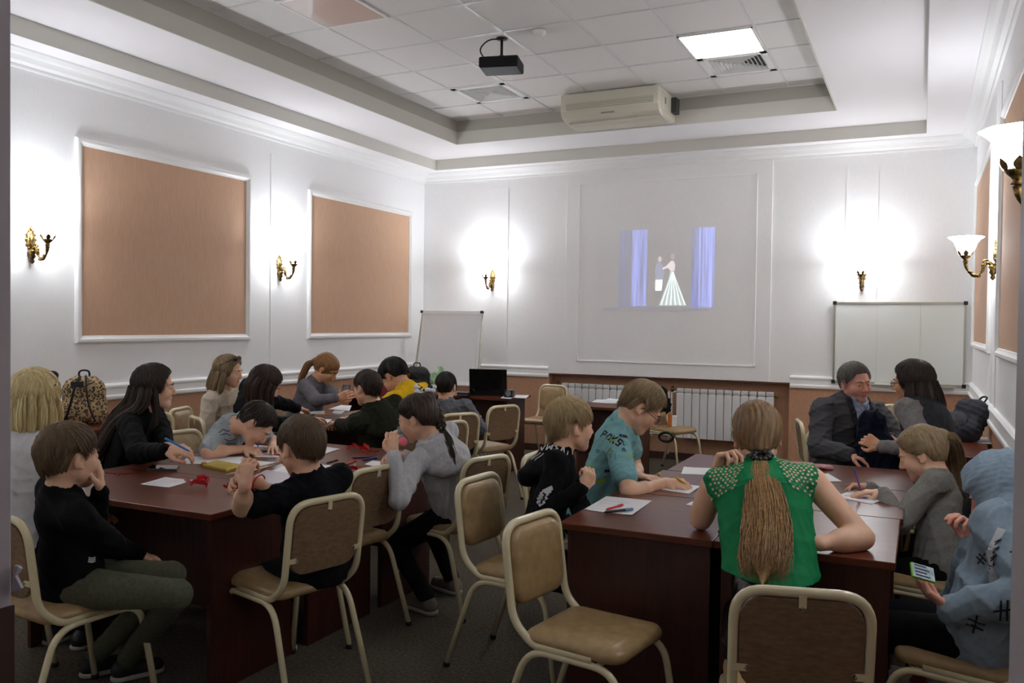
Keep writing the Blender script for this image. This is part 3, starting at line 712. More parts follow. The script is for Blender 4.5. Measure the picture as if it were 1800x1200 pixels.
# head geometry in head units (y forward, z up, origin between the ears at eye height); total height .23
def head_prims(F, C_, M, s, female=False, old=False, closed=False):
    T = lambda x, y, z: C_+M @ (V3(x, y, z)*s)
    F.ell(T(0, -.014, .030), V3(.076, .097, .088)*s, M, .01)
    F.ell(T(0, -.028, -.026), V3(.058, .062, .058)*s, M, .015)
    F.ell(T(0, .030, -.026), V3(.063, .062, .076)*s, M, .02)
    F.cap(T(-.044, .010, -.056), T(-.006, .066, -.090), .023*s, .021*s, .02); F.cap(T(.044, .010, -.056), T(.006, .066, -.090), .023*s, .021*s, .02)
    for q in (-1, 1):
        F.ell(T(q*.036, .056, -.030), V3(.028, .029, .030)*s*(1.1 if old else 1), M, .015)
        F.cap(T(q*.012, .084, .022), T(q*.042, .070, .020), .010*s, .008*s, .01)
        F.ell(T(q*.031, .100, .002), V3(.017, .016, .011)*s, M, .008, sub=True)
        F.ell(T(q*.031, .0755, .002), V3(.0155, .0152, .0140)*s, M, .003)       # lids
        if not closed: F.ell(T(q*.031, .093, .001), V3(.0130, .0085, .0052)*s, M, .0015, sub=True)
        F.ell(T(q*.077, -.008, -.006), V3(.008, .019, .031)*s, M @ np.array([[1, 0, 0], [0, .97, .24], [0, -.24, .97]]), .005)
        F.ell(T(q*.086, -.002, -.004), V3(.007, .009, .016)*s, M, .004, sub=True)
        F.ell(T(q*.080, .000, -.030), V3(.006, .008, .010)*s, M, .004)
    F.cap(T(0, .086, .010), T(0, .107, -.028), .0075*s, .0105*s, .008)
    for q in (-1, 1): F.ell(T(q*.011, .097, -.034), V3(.008, .010, .007)*s, M, .005)
    F.cap(T(-.014, .084, -.0585), T(.014, .084, -.0585), .006*s, .006*s, .005); F.cap(T(0, .088, -.058), T(0, .0885, -.058), .0075*s, .0075*s, .005)
    F.cap(T(-.013, .083, -.069), T(.013, .083, -.069), .0075*s, .0075*s, .005)
    F.ell(T(0, .103, -.0635), V3(.022, .010, .0014)*s, M, .003, sub=True)
def hand_prims(F, W, d, nrm, s, side, curl=.5, thumb=.6, spread=.0, pinch=False, cs=(1, 1, 1, 1)):
    """W wrist, d finger direction, nrm palm normal (towards what the palm faces)"""
    d = unit(d); nrm = unit(nrm-d*(nrm@d)); a = np.cross(d, nrm)*side     # a points to the thumb side
    out = []
    F.cap(W-d*.01*s, W+d*.03*s, .024*s, .026*s, .012, sq=(nrm, .72))
    for q, x in enumerate((.030, .010, -.010, -.028)):
        F.cap(W+d*.02*s+a*x*.55*s, W+d*.082*s*(1-.05*(q == 3))+a*x*s, .0135*s, .0115*s, .007, sq=(nrm, .85))
    L = ((.044, .026, .020), (.048, .030, .021), (.045, .028, .020), (.036, .021, .018))
    for q, x in enumerate((.030, .010, -.010, -.028)):
        p = W+d*.080*s*(1-.06*(q == 3))+a*x*s; dd = unit(d+a*(1.5-q)*(.06+spread)); c = curl*cs[q]*(1+.12*(q-1)); r = (.0095, .0098, .0095, .0085)[q]*s
        ang = 0
        for j in range(3):
            ang += c*(.9, 1.15, .7)[j]; e = p+(dd*math.cos(ang)+nrm*math.sin(ang))*L[q][j]*s
            F.cap(p, e, r*(1-.08*j), r*(1-.08*(j+1)), .0025); p = e
        out.append(p)
    p = W+d*.022*s+a*.024*s; e = p+unit(d*.75+a*.75+nrm*.35)*.040*s
    F.cap(p, e, .0145*s, .0115*s, .008); p2 = e+unit(d*1.0+a*(.45-.5*thumb)+nrm*(.25+.6*thumb))*.030*s; F.cap(e, p2, .0112*s, .0098*s, .003)
    p3 = p2+unit(d+a*(.1-.6*thumb)+nrm*(.3+.6*thumb))*.026*s; F.cap(p2, p3, .0098*s, .0080*s, .0025)
    return out+[p3]
def strands(mb, path_fn, n, r, seg=4, steps=9, mi=0):
    for i in range(n):
        pts = path_fn(i)
        if pts is None or len(pts) < 3: continue
        k = len(pts); rad = [max(.0004, r*(1-.55*abs(2*j/(k-1)-.75)**2)) if j < k-1 else r*.15 for j in range(k)]
        mb.tube([Vector(p) for p in pts], rad, seg)
CR_C, CR_R = V3(0, -.014, .030), V3(.076, .097, .088)
def hairline(dirv, style):
    """lowest z (head units) that hair reaches in horizontal direction az (0 = front)"""
    az = abs(math.atan2(dirv[0], dirv[1]))
    tab = {'boy': [(0, .068), (.5, .064), (.85, .030), (1.15, .012), (1.35, -.012), (1.55, .022), (1.9, .016), (2.2, -.056), (3.15, -.080)],
           'fringe': [(0, .034), (.5, .030), (.85, .018), (1.15, .004), (1.35, -.016), (1.55, .020), (1.9, .014), (2.2, -.056), (3.15, -.080)],
           'girl': [(0, .080), (.5, .074), (.85, .045), (1.15, .020), (1.35, .004), (1.55, .022), (1.9, .004), (2.2, -.050), (3.15, -.070)],
           'bangs': [(0, .022), (.5, .020), (.85, .008), (1.15, -.02), (1.35, -.03), (1.55, .010), (1.9, .0), (2.2, -.050), (3.15, -.070)],
           'long': [(0, .082), (.45, .074), (.8, .045), (1.0, -.02), (1.2, -.07), (1.55, -.10), (1.9, -.11), (2.2, -.11), (3.15, -.11)]}[style]
    xs = [t[0] for t in tab]; return float(np.interp(az, xs, [t[1] for t in tab]))
def scalp(az, z, off):
    """point on the hair shell at azimuth az and height z"""
    zz = (z-CR_C[2])/CR_R[2]; d = math.sqrt(max(0, 1-min(1, abs(zz))**2))
    if zz < 0: d = max(d, 1-.16*zz*zz-.10*abs(zz))
    return V3(math.sin(az)*d*(CR_R[0]+off), CR_C[1]+math.cos(az)*d*(CR_R[1]+off), z+off*max(0, zz)*1.0)
def hair(parent, C_, M, s, style, m, vox, thick=.012, strandn=170, whorl=(.01, -.06), extra=None, seed=0, name='hair', tie=None):
    """cap of hair as volume + strand relief, one mesh in head space"""
    F = Field(); off = thick
    F.ell(CR_C, CR_R+off, None, .01)
    F.ell(V3(0, -.028, -.022), V3(.060+off*.4, .064+off*.4, .066+off*.5), None, .02)
    if tie is not None:
        tv = V3(*tie); F.cap(V3(0, -.045, .0), tv, .068+off*.5, .034, .03)
        F.cap(V3(0, -.05, .05), tv, .062+off*.5, .018, .03)
    def disp(P):
        az = np.abs(np.arctan2(P[:, 0], P[:, 1])); azs = np.linspace(0, math.pi, 40); hl = np.interp(az, azs, [hairline((math.sin(a), math.cos(a)), style) for a in azs])
        if style == 'long': hl = np.where(P[:, 2] < -.09, P[:, 2]-.01, hl)
        a2 = np.arctan2(P[:, 0], P[:, 1]+.03)
        rel = .0020*np.sin(a2*26+4*np.sin(P[:, 2]*26))+.0011*np.sin(a2*61+P[:, 2]*60)
        cut = hl-P[:, 2]; tap = np.clip((cut+.060)/.060, 0, 1)
        return np.where(cut > -.004, np.maximum(0, cut+.004)*3, 0)+rel+(tap**1.5*max(0, thick-.002)*.95 if style != 'long' else 0)
    V, Q = F.mesh(vox/s, disp=disp)
    # drop what lies inside the skull: keep as is, the body covers it
    mb = MB(); r = np.random.RandomState(seed+5)
    def path(i):
        ofr = r.uniform(-.001, .0055); az = r.uniform(-math.pi, math.pi); zl = hairline((math.sin(az), math.cos(az)), style)
        if style == 'long': zl = max(zl, -.06)
        if tie is not None:
            a_ = scalp(az, zl+r.uniform(0, .01), off*.4); pts = []
            for j in range(10):
                t = j/9; q = a_*(1-t)+tv*t; d = q-CR_C; rr = np.linalg.norm(d/(CR_R+off))
                q2 = CR_C+d/max(rr, 1e-5)+unit(d)*.001; b_ = 0 if t < .55 else ((t-.55)/.45)**1.3
                if rr > 1: q2 = q
                pts.append(q2*(1-b_)+(tv+unit(q2-tv)*.015)*b_+r.normal(size=3)*.0005)
            return pts
        top = V3(whorl[0], whorl[1], CR_C[2]+CR_R[2]+off*.8); end = scalp(az, zl+r.uniform(-.002, .012), (off*.35 if style != 'long' else off))
        pts = []
        for j in range(9):
            t = .06+.94*j/8; q = top*(1-t)+end*t
            d = (q-CR_C); rr = np.linalg.norm(d/(CR_R+off)); q2 = CR_C+d/max(rr, 1e-5)
            if q[2] < CR_C[2]: q2 = scalp(math.atan2(q[0], q[1]-CR_C[1]), q[2], off+.001)
            pts.append(q2+r.normal(size=3)*.0007+unit(q2-CR_C)*(.0015*math.sin(t*3)+ofr*t))
        return pts
    strands(mb, path, int(strandn*1.5), .0017, 4)
    n0 = len(V); V = np.concatenate([V, np.array([tuple(v) for v in mb.v])]) if mb.v else V
    quads = np.array([f for f in mb.f if len(f) == 4])+n0 if mb.f else np.zeros((0, 4), int)
    Q = np.concatenate([Q[:, ::-1], quads])[:, ::-1]
    o = nobj(name, V, Q, m, parent)
    o.matrix_local = Matrix(((M[0, 0]*s, M[0, 1]*s, M[0, 2]*s, C_[0]), (M[1, 0]*s, M[1, 1]*s, M[1, 2]*s, C_[1]), (M[2, 0]*s, M[2, 1]*s, M[2, 2]*s, C_[2]), (0, 0, 0, 1)))
    return o
def lock(name, parent, path, rad, m, n=46, r=.0022, wave=.0, seed=0, sq=1.0, sqv=None, frizz=.15, core=.8, tipsplay=1.0):
    """a tress: many strand tubes bundled round a path (world coordinates), with a solid core"""
    R = np.random.RandomState(seed+3); mb = MB(); P = [np.array(p, float) for p in path]; k = 16
    T = np.linspace(0, 1, len(P)); A = np.array(P)
    def at(t): return np.array([np.interp(t, T, A[:, q]) for q in range(3)])
    def rr(t): return float(np.interp(t, np.linspace(0, 1, len(rad)), rad))
    pts = [at(j/(k-1)) for j in range(k)]
    for _ in range(2): pts = [pts[0]]+[(pts[j-1]+2*pts[j]+pts[j+1])/4 for j in range(1, k-1)]+[pts[-1]]
    fr = frames([Vector(p) for p in pts])
    if sqv is not None:
        fr2 = []
        for (p, N, B) in fr:
            Tn = B.cross(N); q = Vector(sqv); q = (q-Tn*q.dot(Tn)).normalized(); fr2.append((p, q, Tn.cross(q)))
        fr = fr2
    V, Fc = [], []
    for i, (p, N, B) in enumerate(fr):
        for q in range(10):
            a = 2*math.pi*q/10; R_c = rr(i/(k-1))*core*min(1, max(.04, (k-1-i)/4)); V.append(p+N*(math.cos(a)*R_c*sq)+B*(math.sin(a)*R_c))
    Fc = [(i*10+q, i*10+(q+1) % 10, (i+1)*10+(q+1) % 10, (i+1)*10+q) for i in range(k-1) for q in range(10)]
    mb.add(V, Fc)
    for i in range(n):
        a0 = R.uniform(0, 6.283); e = R.uniform(.72, 1.02); ph = R.uniform(0, 6.28); tw = R.normal()*frizz; L = R.uniform(.86, 1.0); ps = []
        for j, (p, N, B) in enumerate(fr):
            t = j/(k-1)
            if t > L: break
            a = a0+tw*t; q = rr(t)*e*(1+(tipsplay-1)*t)+wave*math.sin(ph+t*22)*t
            ps.append(p+N*(math.cos(a)*q*sq)+B*(math.sin(a)*q))
        strands(mb, lambda _i: ps, 1, r, 4)
    return mb.build(name, m, parent)
GARM = {}
def person(label, hip, face, neck, sh, head, hyaw, hpitch=0, hroll=0, s=1.0, hs=1.0, RW=None, LW=None, rp=None, lp=None,
           rd=None, ld=None, rn=(0, 0, -1), ln=(0, 0, -1), rc=.5, lc=.5, tone='fair', shirt=None, sleeve='long', pants=None, legs=True,
           knees=None, feet=None, vox=.0055, hairdo=None, hood=None, shoe=None, fat=1.0, bust=0, wr=.0030, seed=0, neckcut=None, hem=0,
           rs=0.0, ls=0.0, collar=None, sock=None, old=False, seatz=.482, re=None, le=None, waist=.06, slv_r=.012, loose=.012, hemz=None, rcs=(1, 1, 1, 1), lcs=(1, 1, 1, 1), eyes=True, brows=None):
    P = {}
    hip, head = V3(*hip), V3(*head); M0 = headM(hyaw, hpitch, hroll)
    b0 = head+M0 @ (V3(0, -.035, -.070)*hs); neck = b0+unit(hip-b0)*.075*s if neck is None else V3(*neck)
    print('PERSON %-50s torso %.2f (want %.2f) neck z %.2f head z %.2f' % (label[:50], np.linalg.norm(neck-hip), .48*s, neck[2], head[2]))
    root = thing('person', label, 'person', (hip[0], hip[1], 0)); o0 = V3(hip[0], hip[1], 0)
    hip, neck, head = hip-o0, neck-o0, head-o0
    fw = hdg(face); rt = V3(fw[1], -fw[0], 0); sf = hdg(sh); sr = V3(sf[1], -sf[0], 0)
    up = unit(neck-hip); sf = unit(sf-up*(sf@up)); sr = np.cross(sf, up)
    sw = .172*s*fat**.5
    SR = neck+sr*sw-up*.045*s+sf*.01; SL = neck-sr*sw-up*.045*s+sf*.01
    u1, u2 = .275*s, .245*s
    def wr_(w): return V3(*w)-o0
    RWp = wr_(RW) if RW is not None else SR+sf*.2-up*.3
    LWp = wr_(LW) if LW is not None else SL+sf*.2-up*.3
    RE, RWp = ik(SR, RWp, u1, u2, rp if rp is not None else (sr*.6-V3(0, 0, 1)-sf*.2))
    LE, LWp = ik(SL, LWp, u1, u2, lp if lp is not None else (-sr*.6-V3(0, 0, 1)-sf*.2))
    if re is not None: RE = V3(*re)-o0
    if le is not None: LE = V3(*le)-o0
    M = headM(hyaw, hpitch, hroll)
    eyes = eyes and hpitch < 24 and vox < .006; B = Field()
    head_prims(B, head, M, hs, old=old, closed=not eyes)
    nk = head+M @ (V3(0, -.022, -.055)*hs)
    B.cap(nk, neck+up*.01, .050*s**.5*(1 if not old else 1.18), .056*s**.5, .02)
    B.cap(neck+up*.015, neck-up*.06*s, .055*s, .08*s, .03)
    B.cap(neck-sr*sw*.9-up*.045*s, neck+sr*sw*.9-up*.045*s, .050*s, .050*s, .03)
    mid = hip*.5+neck*.5
    B.cap(neck-up*.12*s, hip+up*.10*s, .135*s*fat, .12*s*fat, .03, sq=(sf, .68))
    B.cap(SR, RE, .047*s*fat**.5, .038*s, .02); B.cap(SL, LE, .047*s*fat**.5, .038*s, .02)
    thin = .88 if sleeve == 'long' else 1
    for E_, W_ in ((RE, RWp), (LE, LWp)):
        f = unit(W_-E_); B.cap(E_, W_, .037*s*thin, .0245*s, .012); B.cap(E_+f*.03*s, E_+f*.09*s, .041*s*thin, .040*s*thin, .02)
    rd_ = unit(V3(*rd)) if rd is not None else unit(RWp-RE); ld_ = unit(V3(*ld)) if ld is not None else unit(LWp-LE)
    tr = hand_prims(B, RWp, rd_, V3(*rn), s, -1, rc, spread=rs, cs=rcs); tl = hand_prims(B, LWp, ld_, V3(*ln), s, 1, lc, spread=ls, cs=lcs)
    P['rt'], P['lt'] = [p+o0 for p in tr], [p+o0 for p in tl]
    V, Q = B.mesh(vox)
    cen = V[Q].mean(1); hl = (cen-head) @ M / hs
    mi = np.where((np.abs(hl[:, 0]) < .021*(1-np.abs(hl[:, 2]+.0635)/.020)) & (np.abs(hl[:, 2]+.0635) < .0085) & (hl[:, 1] > .08), 1, 0)
    body = nobj('body', V, Q, None, root, True, mi, [skin(tone), M_lip_])
    P['body'] = body
    T = lambda x, y, z: head+M @ (V3(x, y, z)*hs)
    MM = Matrix([[*(M[q]*hs), head[q]] for q in range(3)]+[[0, 0, 0, 1]])
    for q in (-1, 1):
        if eyes:
            mb = MB(); mb.ball(T(q*.031, .0760, .001), .0119*hs, 12)
            eye = mb.build('eye', M_eyew, root)
            mb = MB(); mb.ball(T(q*.031, .0838, .000), .0056*hs, 8); mb.build('iris', M_iris, eye)
        if True:
            bmid = MB(); bmid.tube([T(q*.012, .094, .019), T(q*.028, .0925, .0255), T(q*.046, .078, .020)], [.002*hs, .0032*hs, .0014*hs], 6); bmid.build('eyebrow', brows or M_brow, root)
    # legs
    HR, HL = hip+rt*.085*s, hip-rt*.085*s
    if legs:
        th, shn = .40*s, .40*s
        if feet is None:
            kz = max(seatz+.02, .42*s) ; feet = None
        fr_ = [V3(*f)-o0 for f in feet] if feet is not None else [HR+fw*.40*s+V3(0, 0, 0), HL+fw*.40*s]
        for f in fr_: f[2] = .075*s
        ks = []
        for hp, ft in ((HR, fr_[0]), (HL, fr_[1])):
            k_, f_ = ik(hp, ft, th, shn, fw*1.0+V3(0, 0, .9)); ks.append((k_, f_))
        if knees is not None:
            ks = [(V3(*knees[q])-o0, ks[q][1]) for q in range(2)]
        Fp = Field(); tr_ = 1.10*fat**.4
        Fp.ell(hip+fw*.01, V3(.155*s*fat, .118*s*fat, .090*s), np.stack([rt, fw, V3(0, 0, 1)], 1), .03)
        Fp.cap(hip, hip+up*waist*s, (.118+.010*(waist > .1))*s*fat, (.115+.016*(waist > .1))*s*fat, .03, sq=(sf, .75))
        for hp, (k_, f_) in zip((HR, HL), ks):
            Fp.cap(hp, k_, .082*s*tr_, .058*s*tr_, .02); Fp.cap(k_, f_+V3(0, 0, .02), .056*s*tr_, .043*s*tr_, .012)
        V, Q = Fp.mesh(max(.008, vox*1.4), disp=wrinkle(.0022, 1, seed+3), cuts=[])
        P['trousers'] = nobj('trousers', V, Q, pants or cloth('black', S(24, 24, 27)), root)
        for (k_, f_), nm in zip(ks, 'rl'):
            d = fw*1.0; Fs = Field(); fd = unit(V3(d[0], d[1], 0))
            g = V3(f_[0], f_[1], 0)
            Fs.cap(g-fd*.035*s+V3(0, 0, .040), g+fd*.13*s+V3(0, 0, .034), .040*s, .036*s, .02); Fs.cap(g-fd*.03*s+V3(0, 0, .045), f_+V3(0, 0, .015), .040*s, .036*s, .02)
            V, Q = Fs.mesh(.008, cuts=[((0, 0, .003), (0, 0, -1))])
            sh_ = nobj('shoe', V, Q, shoe or mat('black_shoe', S(26, 25, 25), .5), root)
            Fs = Field(); Fs.cap(g-fd*.035*s+V3(0, 0, .012), g+fd*.13*s+V3(0, 0, .012), .046*s, .042*s, .01)
            V, Q = Fs.mesh(.008, cuts=[((0, 0, .001), (0, 0, -1)), ((0, 0, .022), (0, 0, 1))])
            nobj('sole', V, Q, mat('shoe_sole', S(170, 168, 160), .7), sh_)
            if sock is not None:
                Fs = Field(); Fs.cap(f_, f_+unit(k_-f_)*.09*s, .047*s, .050*s, .01); V, Q = Fs.mesh(.007); nobj('sock', V, Q, sock, root)
    # shirt
    if shirt is not None:
        e = loose; Fg = Field()
        Fg.cap(neck-up*.115*s, hip+up*.12*s, .137*s*fat+e, .128*s*fat+e, .03, sq=(sf, .70))
        Fg.cap(hip+up*.12*s, hip+up*(.0+hem)*s, .130*s*fat+e, .150*s*fat+e, .03, sq=(sf, .86))
        Fg.cap(neck-sr*sw*.86-up*.047*s, neck+sr*sw*.86-up*.047*s, .053*s+e*.6, .053*s+e*.6, .03)
        Fg.cap(neck-up*.035*s, neck-up*.09*s, .060*s+e*.5, .09*s+e, .035)
        if bust:
            for q in (-1, 1): Fg.ell(neck-up*.21*s+sf*.085*s+sr*q*.075*s, V3(.062, .055, .062)*s*bust, np.stack([sr, sf, up], 1), .03)
        cuts = []
        if sleeve != 'none':
            ends = {'long': 1.0, 'elbow': .0, 'short': -.45}[sleeve if isinstance(sleeve, str) else 'long']
            for S_, E_, W_ in ((SR, RE, RWp), (SL, LE, LWp)):
                if sleeve == 'short':
                    Fg.cap(S_, S_+(E_-S_)*.62, .052*s*fat**.5+e*.7, .050*s+e, .022)
                else:
                    Fg.cap(S_, E_, .050*s*fat**.5+e*.7, .042*s+e, .022); Fg.cap(E_, W_-unit(W_-E_)*.012*s, .041*s+e, .028*s+e*.75, .015)
                    Fg.cap(W_-unit(W_-E_)*.035*s, W_-unit(W_-E_)*.006*s, .030*s+e*.4, .030*s+e*.4, .004)
        else:
            Fg.ops = [q for q in Fg.ops]
            for S_ in (SR, SL): Fg.ell(S_+unit(S_-neck)*.035*s, V3(.058, .058, .075)*s, np.stack([sr, sf, up], 1), .012, sub=True)
        Fg.cap(neck-up*.04*s, neck+up*.018*s, .074*s**.5, .062*s**.5, .03)
        # neck opening
        if neckcut != 0:
            Fg.cap(neck+up*.005*s+sf*.012, nk+up*.06, (.051*s**.5+.003), (.055*s**.5+.006), .006, sub=True)
        V, Q = Fg.mesh(max(vox*1.15, .006), disp=wrinkle(wr, 1, seed), cuts=[((hip-V3(0, 0, .075*s)) if hemz is None else V3(0, 0, hemz), (0, 0, -1))])
        P['shirt'] = nobj('shirt', V, Q, shirt, root)
        if collar is not None:
            cr, ch, cm = collar   # radius, height, material : ring round the neck
            mb = MB(); n = 24; rings = []
            for (dr, dz) in ((0, 0), (.006, ch*.5), (.002, ch), (-.006, ch), (-.004, 0)):
                rings.append([neck+up*(dz+.002)+sf*(.006+.012*math.cos(a)) + (sr*math.sin(a)+sf*math.cos(a))*(cr+dr)-up*.012*math.cos(a) for a in np.linspace(0, 2*math.pi, n, False)])
            Vv = [p for r_ in rings for p in r_]; Fc = [(i*n+k, i*n+(k+1) % n, ((i+1) % 5)*n+(k+1) % n, ((i+1) % 5)*n+k) for i in range(5) for k in range(n)]
            mb.add(Vv, Fc); mb.build('collar', cm, root)
    if hood == 'down':
        Fh = Field(); b = -sf
        for a in np.linspace(-1.9, 1.9, 11):
            d = sr*math.sin(a)+b*math.cos(a); wv = .5+.5*math.cos(a); Fh.cap(neck+d*.076*s+up*.015, neck+d*(.088+.055*wv)*s-up*(.02+.13*wv)*s, .022*s, (.022+.032*wv)*s, .02)
        V, Q = Fh.mesh(max(vox*1.1, .0055), disp=wrinkle(.002, 1.3, seed+9)); P['hood'] = nobj('hood', V, Q, shirt, root)
    P.update(root=root, o0=o0, head=head, M=M, hs=hs, neck=neck, up=up, sf=sf, sr=sr, T=T, SR=SR, SL=SL, RE=RE, LE=LE, RW=RWp, LW=LWp, hip=hip, fw=fw, rt=rt, s=s)
    if hairdo:
        st, hm = hairdo[0], hairdo[1]; kw = hairdo[2] if len(hairdo) > 2 else {}
        P['hair'] = hair(root, head, M, hs, st, hm, max(vox*.85, .0042), seed=seed, **kw)
    return P
M_brow = mat('eyebrow_hair', S(72, 54, 40), .8)
def decal(target, parent, name, strokes, origin, u, v, size, m, width=.004, lift=.0016, shoot=None):
    """strokes = polylines in (x, y), projected on the cloth along -(u x v)"""
    bpy.context.view_layer.update()
    me = target.data; bvh = BVHTree.FromPolygons([tuple(p.co) for p in me.vertices], [tuple(p.vertices) for p in me.polygons])
    u, v = Vector(unit(u)), Vector(unit(v)); n = u.cross(v).normalized() if shoot is None else Vector(unit(shoot)); O = Vector(origin); mb = MB(); cnt = 0
    for st in strokes:
        pts = [Vector((p[0], p[1], 0)) for p in st]; dense = []
        for a, b in zip(pts, pts[1:]):
            k = max(1, int((b-a).length*size/.006))
            dense += [a+(b-a)*(j/k) for j in range(k)]
        dense.append(pts[-1]); L = []
        for p in dense:
            q = O+u*(p.x*size)+v*(p.y*size); hit = bvh.ray_cast(q+n*.25, -n, .5)
            L.append((hit[0], hit[1]) if hit[0] is not None else None)
        for a, b in zip(L, L[1:]):
            if a is None or b is None: continue
            t = b[0]-a[0]
            if t.length < 1e-5 or t.length > .03: continue
            w1 = t.cross(a[1]).normalized()*width*.5; w2 = t.cross(b[1]).normalized()*width*.5; e = t.normalized()*width*.3
            mb.add([a[0]-e-w1+a[1]*lift, a[0]-e+w1+a[1]*lift, b[0]+e+w2+b[1]*lift, b[0]+e-w2+b[1]*lift], [(0, 1, 2, 3)]); cnt += 1
    if cnt:
        ob = mb.build(name, m, parent, sm=False)
        if len(strokes) > 1: ob['kind'] = 'stuff'
        return ob
def glasses(P, m, r=.021):
    T = P['T']; hs = P['hs']; mb = MB()
    for q in (-1, 1):
        mb.tube([T(q*.032+r*math.cos(a)*1.1, .103-.004*abs(math.cos(a)), -.001+r*.85*math.sin(a)) for a in np.linspace(0, 6.283, 18, False)], .0016*hs, 6, closed=True)
        mb.tube([T(q*.055, .100, .004), T(q*.080, .080, .004), T(q*.082, .0, .004), T(q*.080, -.012, -.008)], .0016*hs, 6)
    mb.tube([T(-.010, .104, .003), T(0, .107, .006), T(.010, .104, .003)], .0014*hs, 6)
    o = mb.build('glasses', m, P['root'])
    for q in (-1, 1):
        g = MB(); g.add([T(q*.032+r*math.cos(a)*1.08, .1025, -.001+r*.83*math.sin(a)) for a in np.linspace(0, 6.283, 16, False)], [tuple(range(16))])
        g.build('lens', mat('spectacle_lens', (.9, .92, .95), .05, alpha=.18), o, sm=False)
    return o
def pen(a, b, m, r=.004, label='', group=None, name='pen', mcap=None):
    a, b = Vector(a), Vector(b); t = thing(name, label, 'pen', a, 0, group); d = (b-a); L = d.length; d = d/L
    M_ = d.to_track_quat('Z', 'Y').to_matrix().to_4x4()
    mb = MB(); mb.lathe([(.0006, 0), (.0012, .004), (r*.8, .014), (r, .018), (r, L*.72)], 8, (0, 0, 0), M_); mb.build('barrel', m, t)
    mb = MB(); mb.lathe([(r, L*.72), (r*1.12, L*.72), (r*1.12, L-.004), (r*.6, L), (.0005, L)], 8, (0, 0, 0), M_); mb.build('cap', mcap or m, t)
    return t

# ------------------------------------------------------------------ chairs in place
CH = 'cream metal chair '
chair(-2.93, 2.19, 86, CH+'under the boy in black nearest the left doorpost')
chair(-2.36, 2.80, 165, CH+'under the boy in the black T-shirt seen from behind')
chair(-2.60, 3.47, 168, 'empty cream metal chair behind the boy in the black T-shirt, pushed to the left table')
chair(-2.28, 4.03, 164, CH+'under the girl in the grey hoodie')
chair(-1.56, 3.42, -5, CH+'under the blond boy in the black hoodie')
chair(-1.02, 2.80, -9, 'empty cream metal chair with its tan seat showing, nearest the middle of the front')
chair(-.335, 2.63, 104, CH+'seen from behind under the woman in the green top')
chair(.17, 3.20, 165, CH+'under the person in the light blue hoodie')
chair(.05, 4.10, 168, CH+'under the girl in the grey sweater at the right table')
chair(-1.62, 4.22, 2, CH+'under the boy in the turquoise polo shirt')
chair(-3.24, 4.80, 163, CH+'under the boy in the dark green hoodie')
chair(-3.22, 5.28, 165, CH+'under the person in the yellow T-shirt')
chair(-3.40, 6.55, 158, CH+'empty beside the boy in the grey shirt')
chair(-3.78, 8.66, -98, 'empty cream metal chair standing by the back wall right of the laptop desk')
chair(-4.11, 3.30, 12, CH+'under the woman with long dark hair and a blue pen')
chair(-3.92, 3.85, -8, CH+'under the boy in the pale printed T-shirt')
chair(-4.95, 4.38, -35, 'empty cream metal chair by the left wall with its tan front showing')
chair(-4.52, 4.72, 62, CH+'under the woman in the black sweater with her back turned')
chair(-5.00, 5.00, 20, CH+'under the blonde woman in the beige cardigan')
chair(-4.80, 5.80, 5, CH+'under the woman in grey with the ginger ponytail')
chair(-3.55, 2.20, 92, CH+'under the blonde woman in the white top at the left edge')
chair(-.56, 6.70, 14, 'cream metal chair seen side on, left of the man in the grey suit')
chair(-.42, 6.00, -62, CH+'under the man in the grey suit')
chair(.12, 5.30, 168, CH+'under the woman in the dark vest with glasses')
chair(-2.30, 8.62, -25, 'cream metal chair by the radiators with a black jacket over its back')
chair(-3.40, 5.84, 150, CH+'under the boy in the grey shirt')
chair(-.16, 8.20, -92, 'cream metal chair against the back wall under the whiteboard')
# ------------------------------------------------------------------ people
H_blond = hair_mat('blond_boy', S(190, 168, 126), S(150, 126, 86)); H_fair = hair_mat('fair', S(160, 138, 104), S(118, 98, 70))
H_brown = hair_mat('brown', S(124, 102, 76), S(84, 67, 49)); H_dark = hair_mat('dark', S(68, 55, 46), S(38, 30, 25)); H_black = hair_mat('black', S(30, 26, 25), S(16, 14, 14))
H_ash = hair_mat('ash_blonde', S(150, 128, 94), S(112, 92, 66)); H_platinum = hair_mat('platinum', S(244, 230, 178), S(186, 162, 112)); H_ginger = hair_mat('ginger', S(150, 108, 62), S(110, 74, 42))
H_long = hair_mat('long_fair', S(138, 108, 72), S(96, 72, 46)); H_gold = hair_mat('golden_tail', S(176, 138, 88), S(116, 86, 52)); H_grey = hair_mat('greying', S(132, 128, 122), S(84, 80, 76))
blk = cloth('black_cotton', S(13, 13, 16), S(18, 18, 21)); jeans = cloth('olive_jeans', S(78, 80, 66), S(92, 94, 78), sc=80); navy = cloth('navy_trousers', S(26, 28, 38))
PEN = 'pens lying on the tables'
def T2(P, x, y, z): return P['T'](x, y, z)
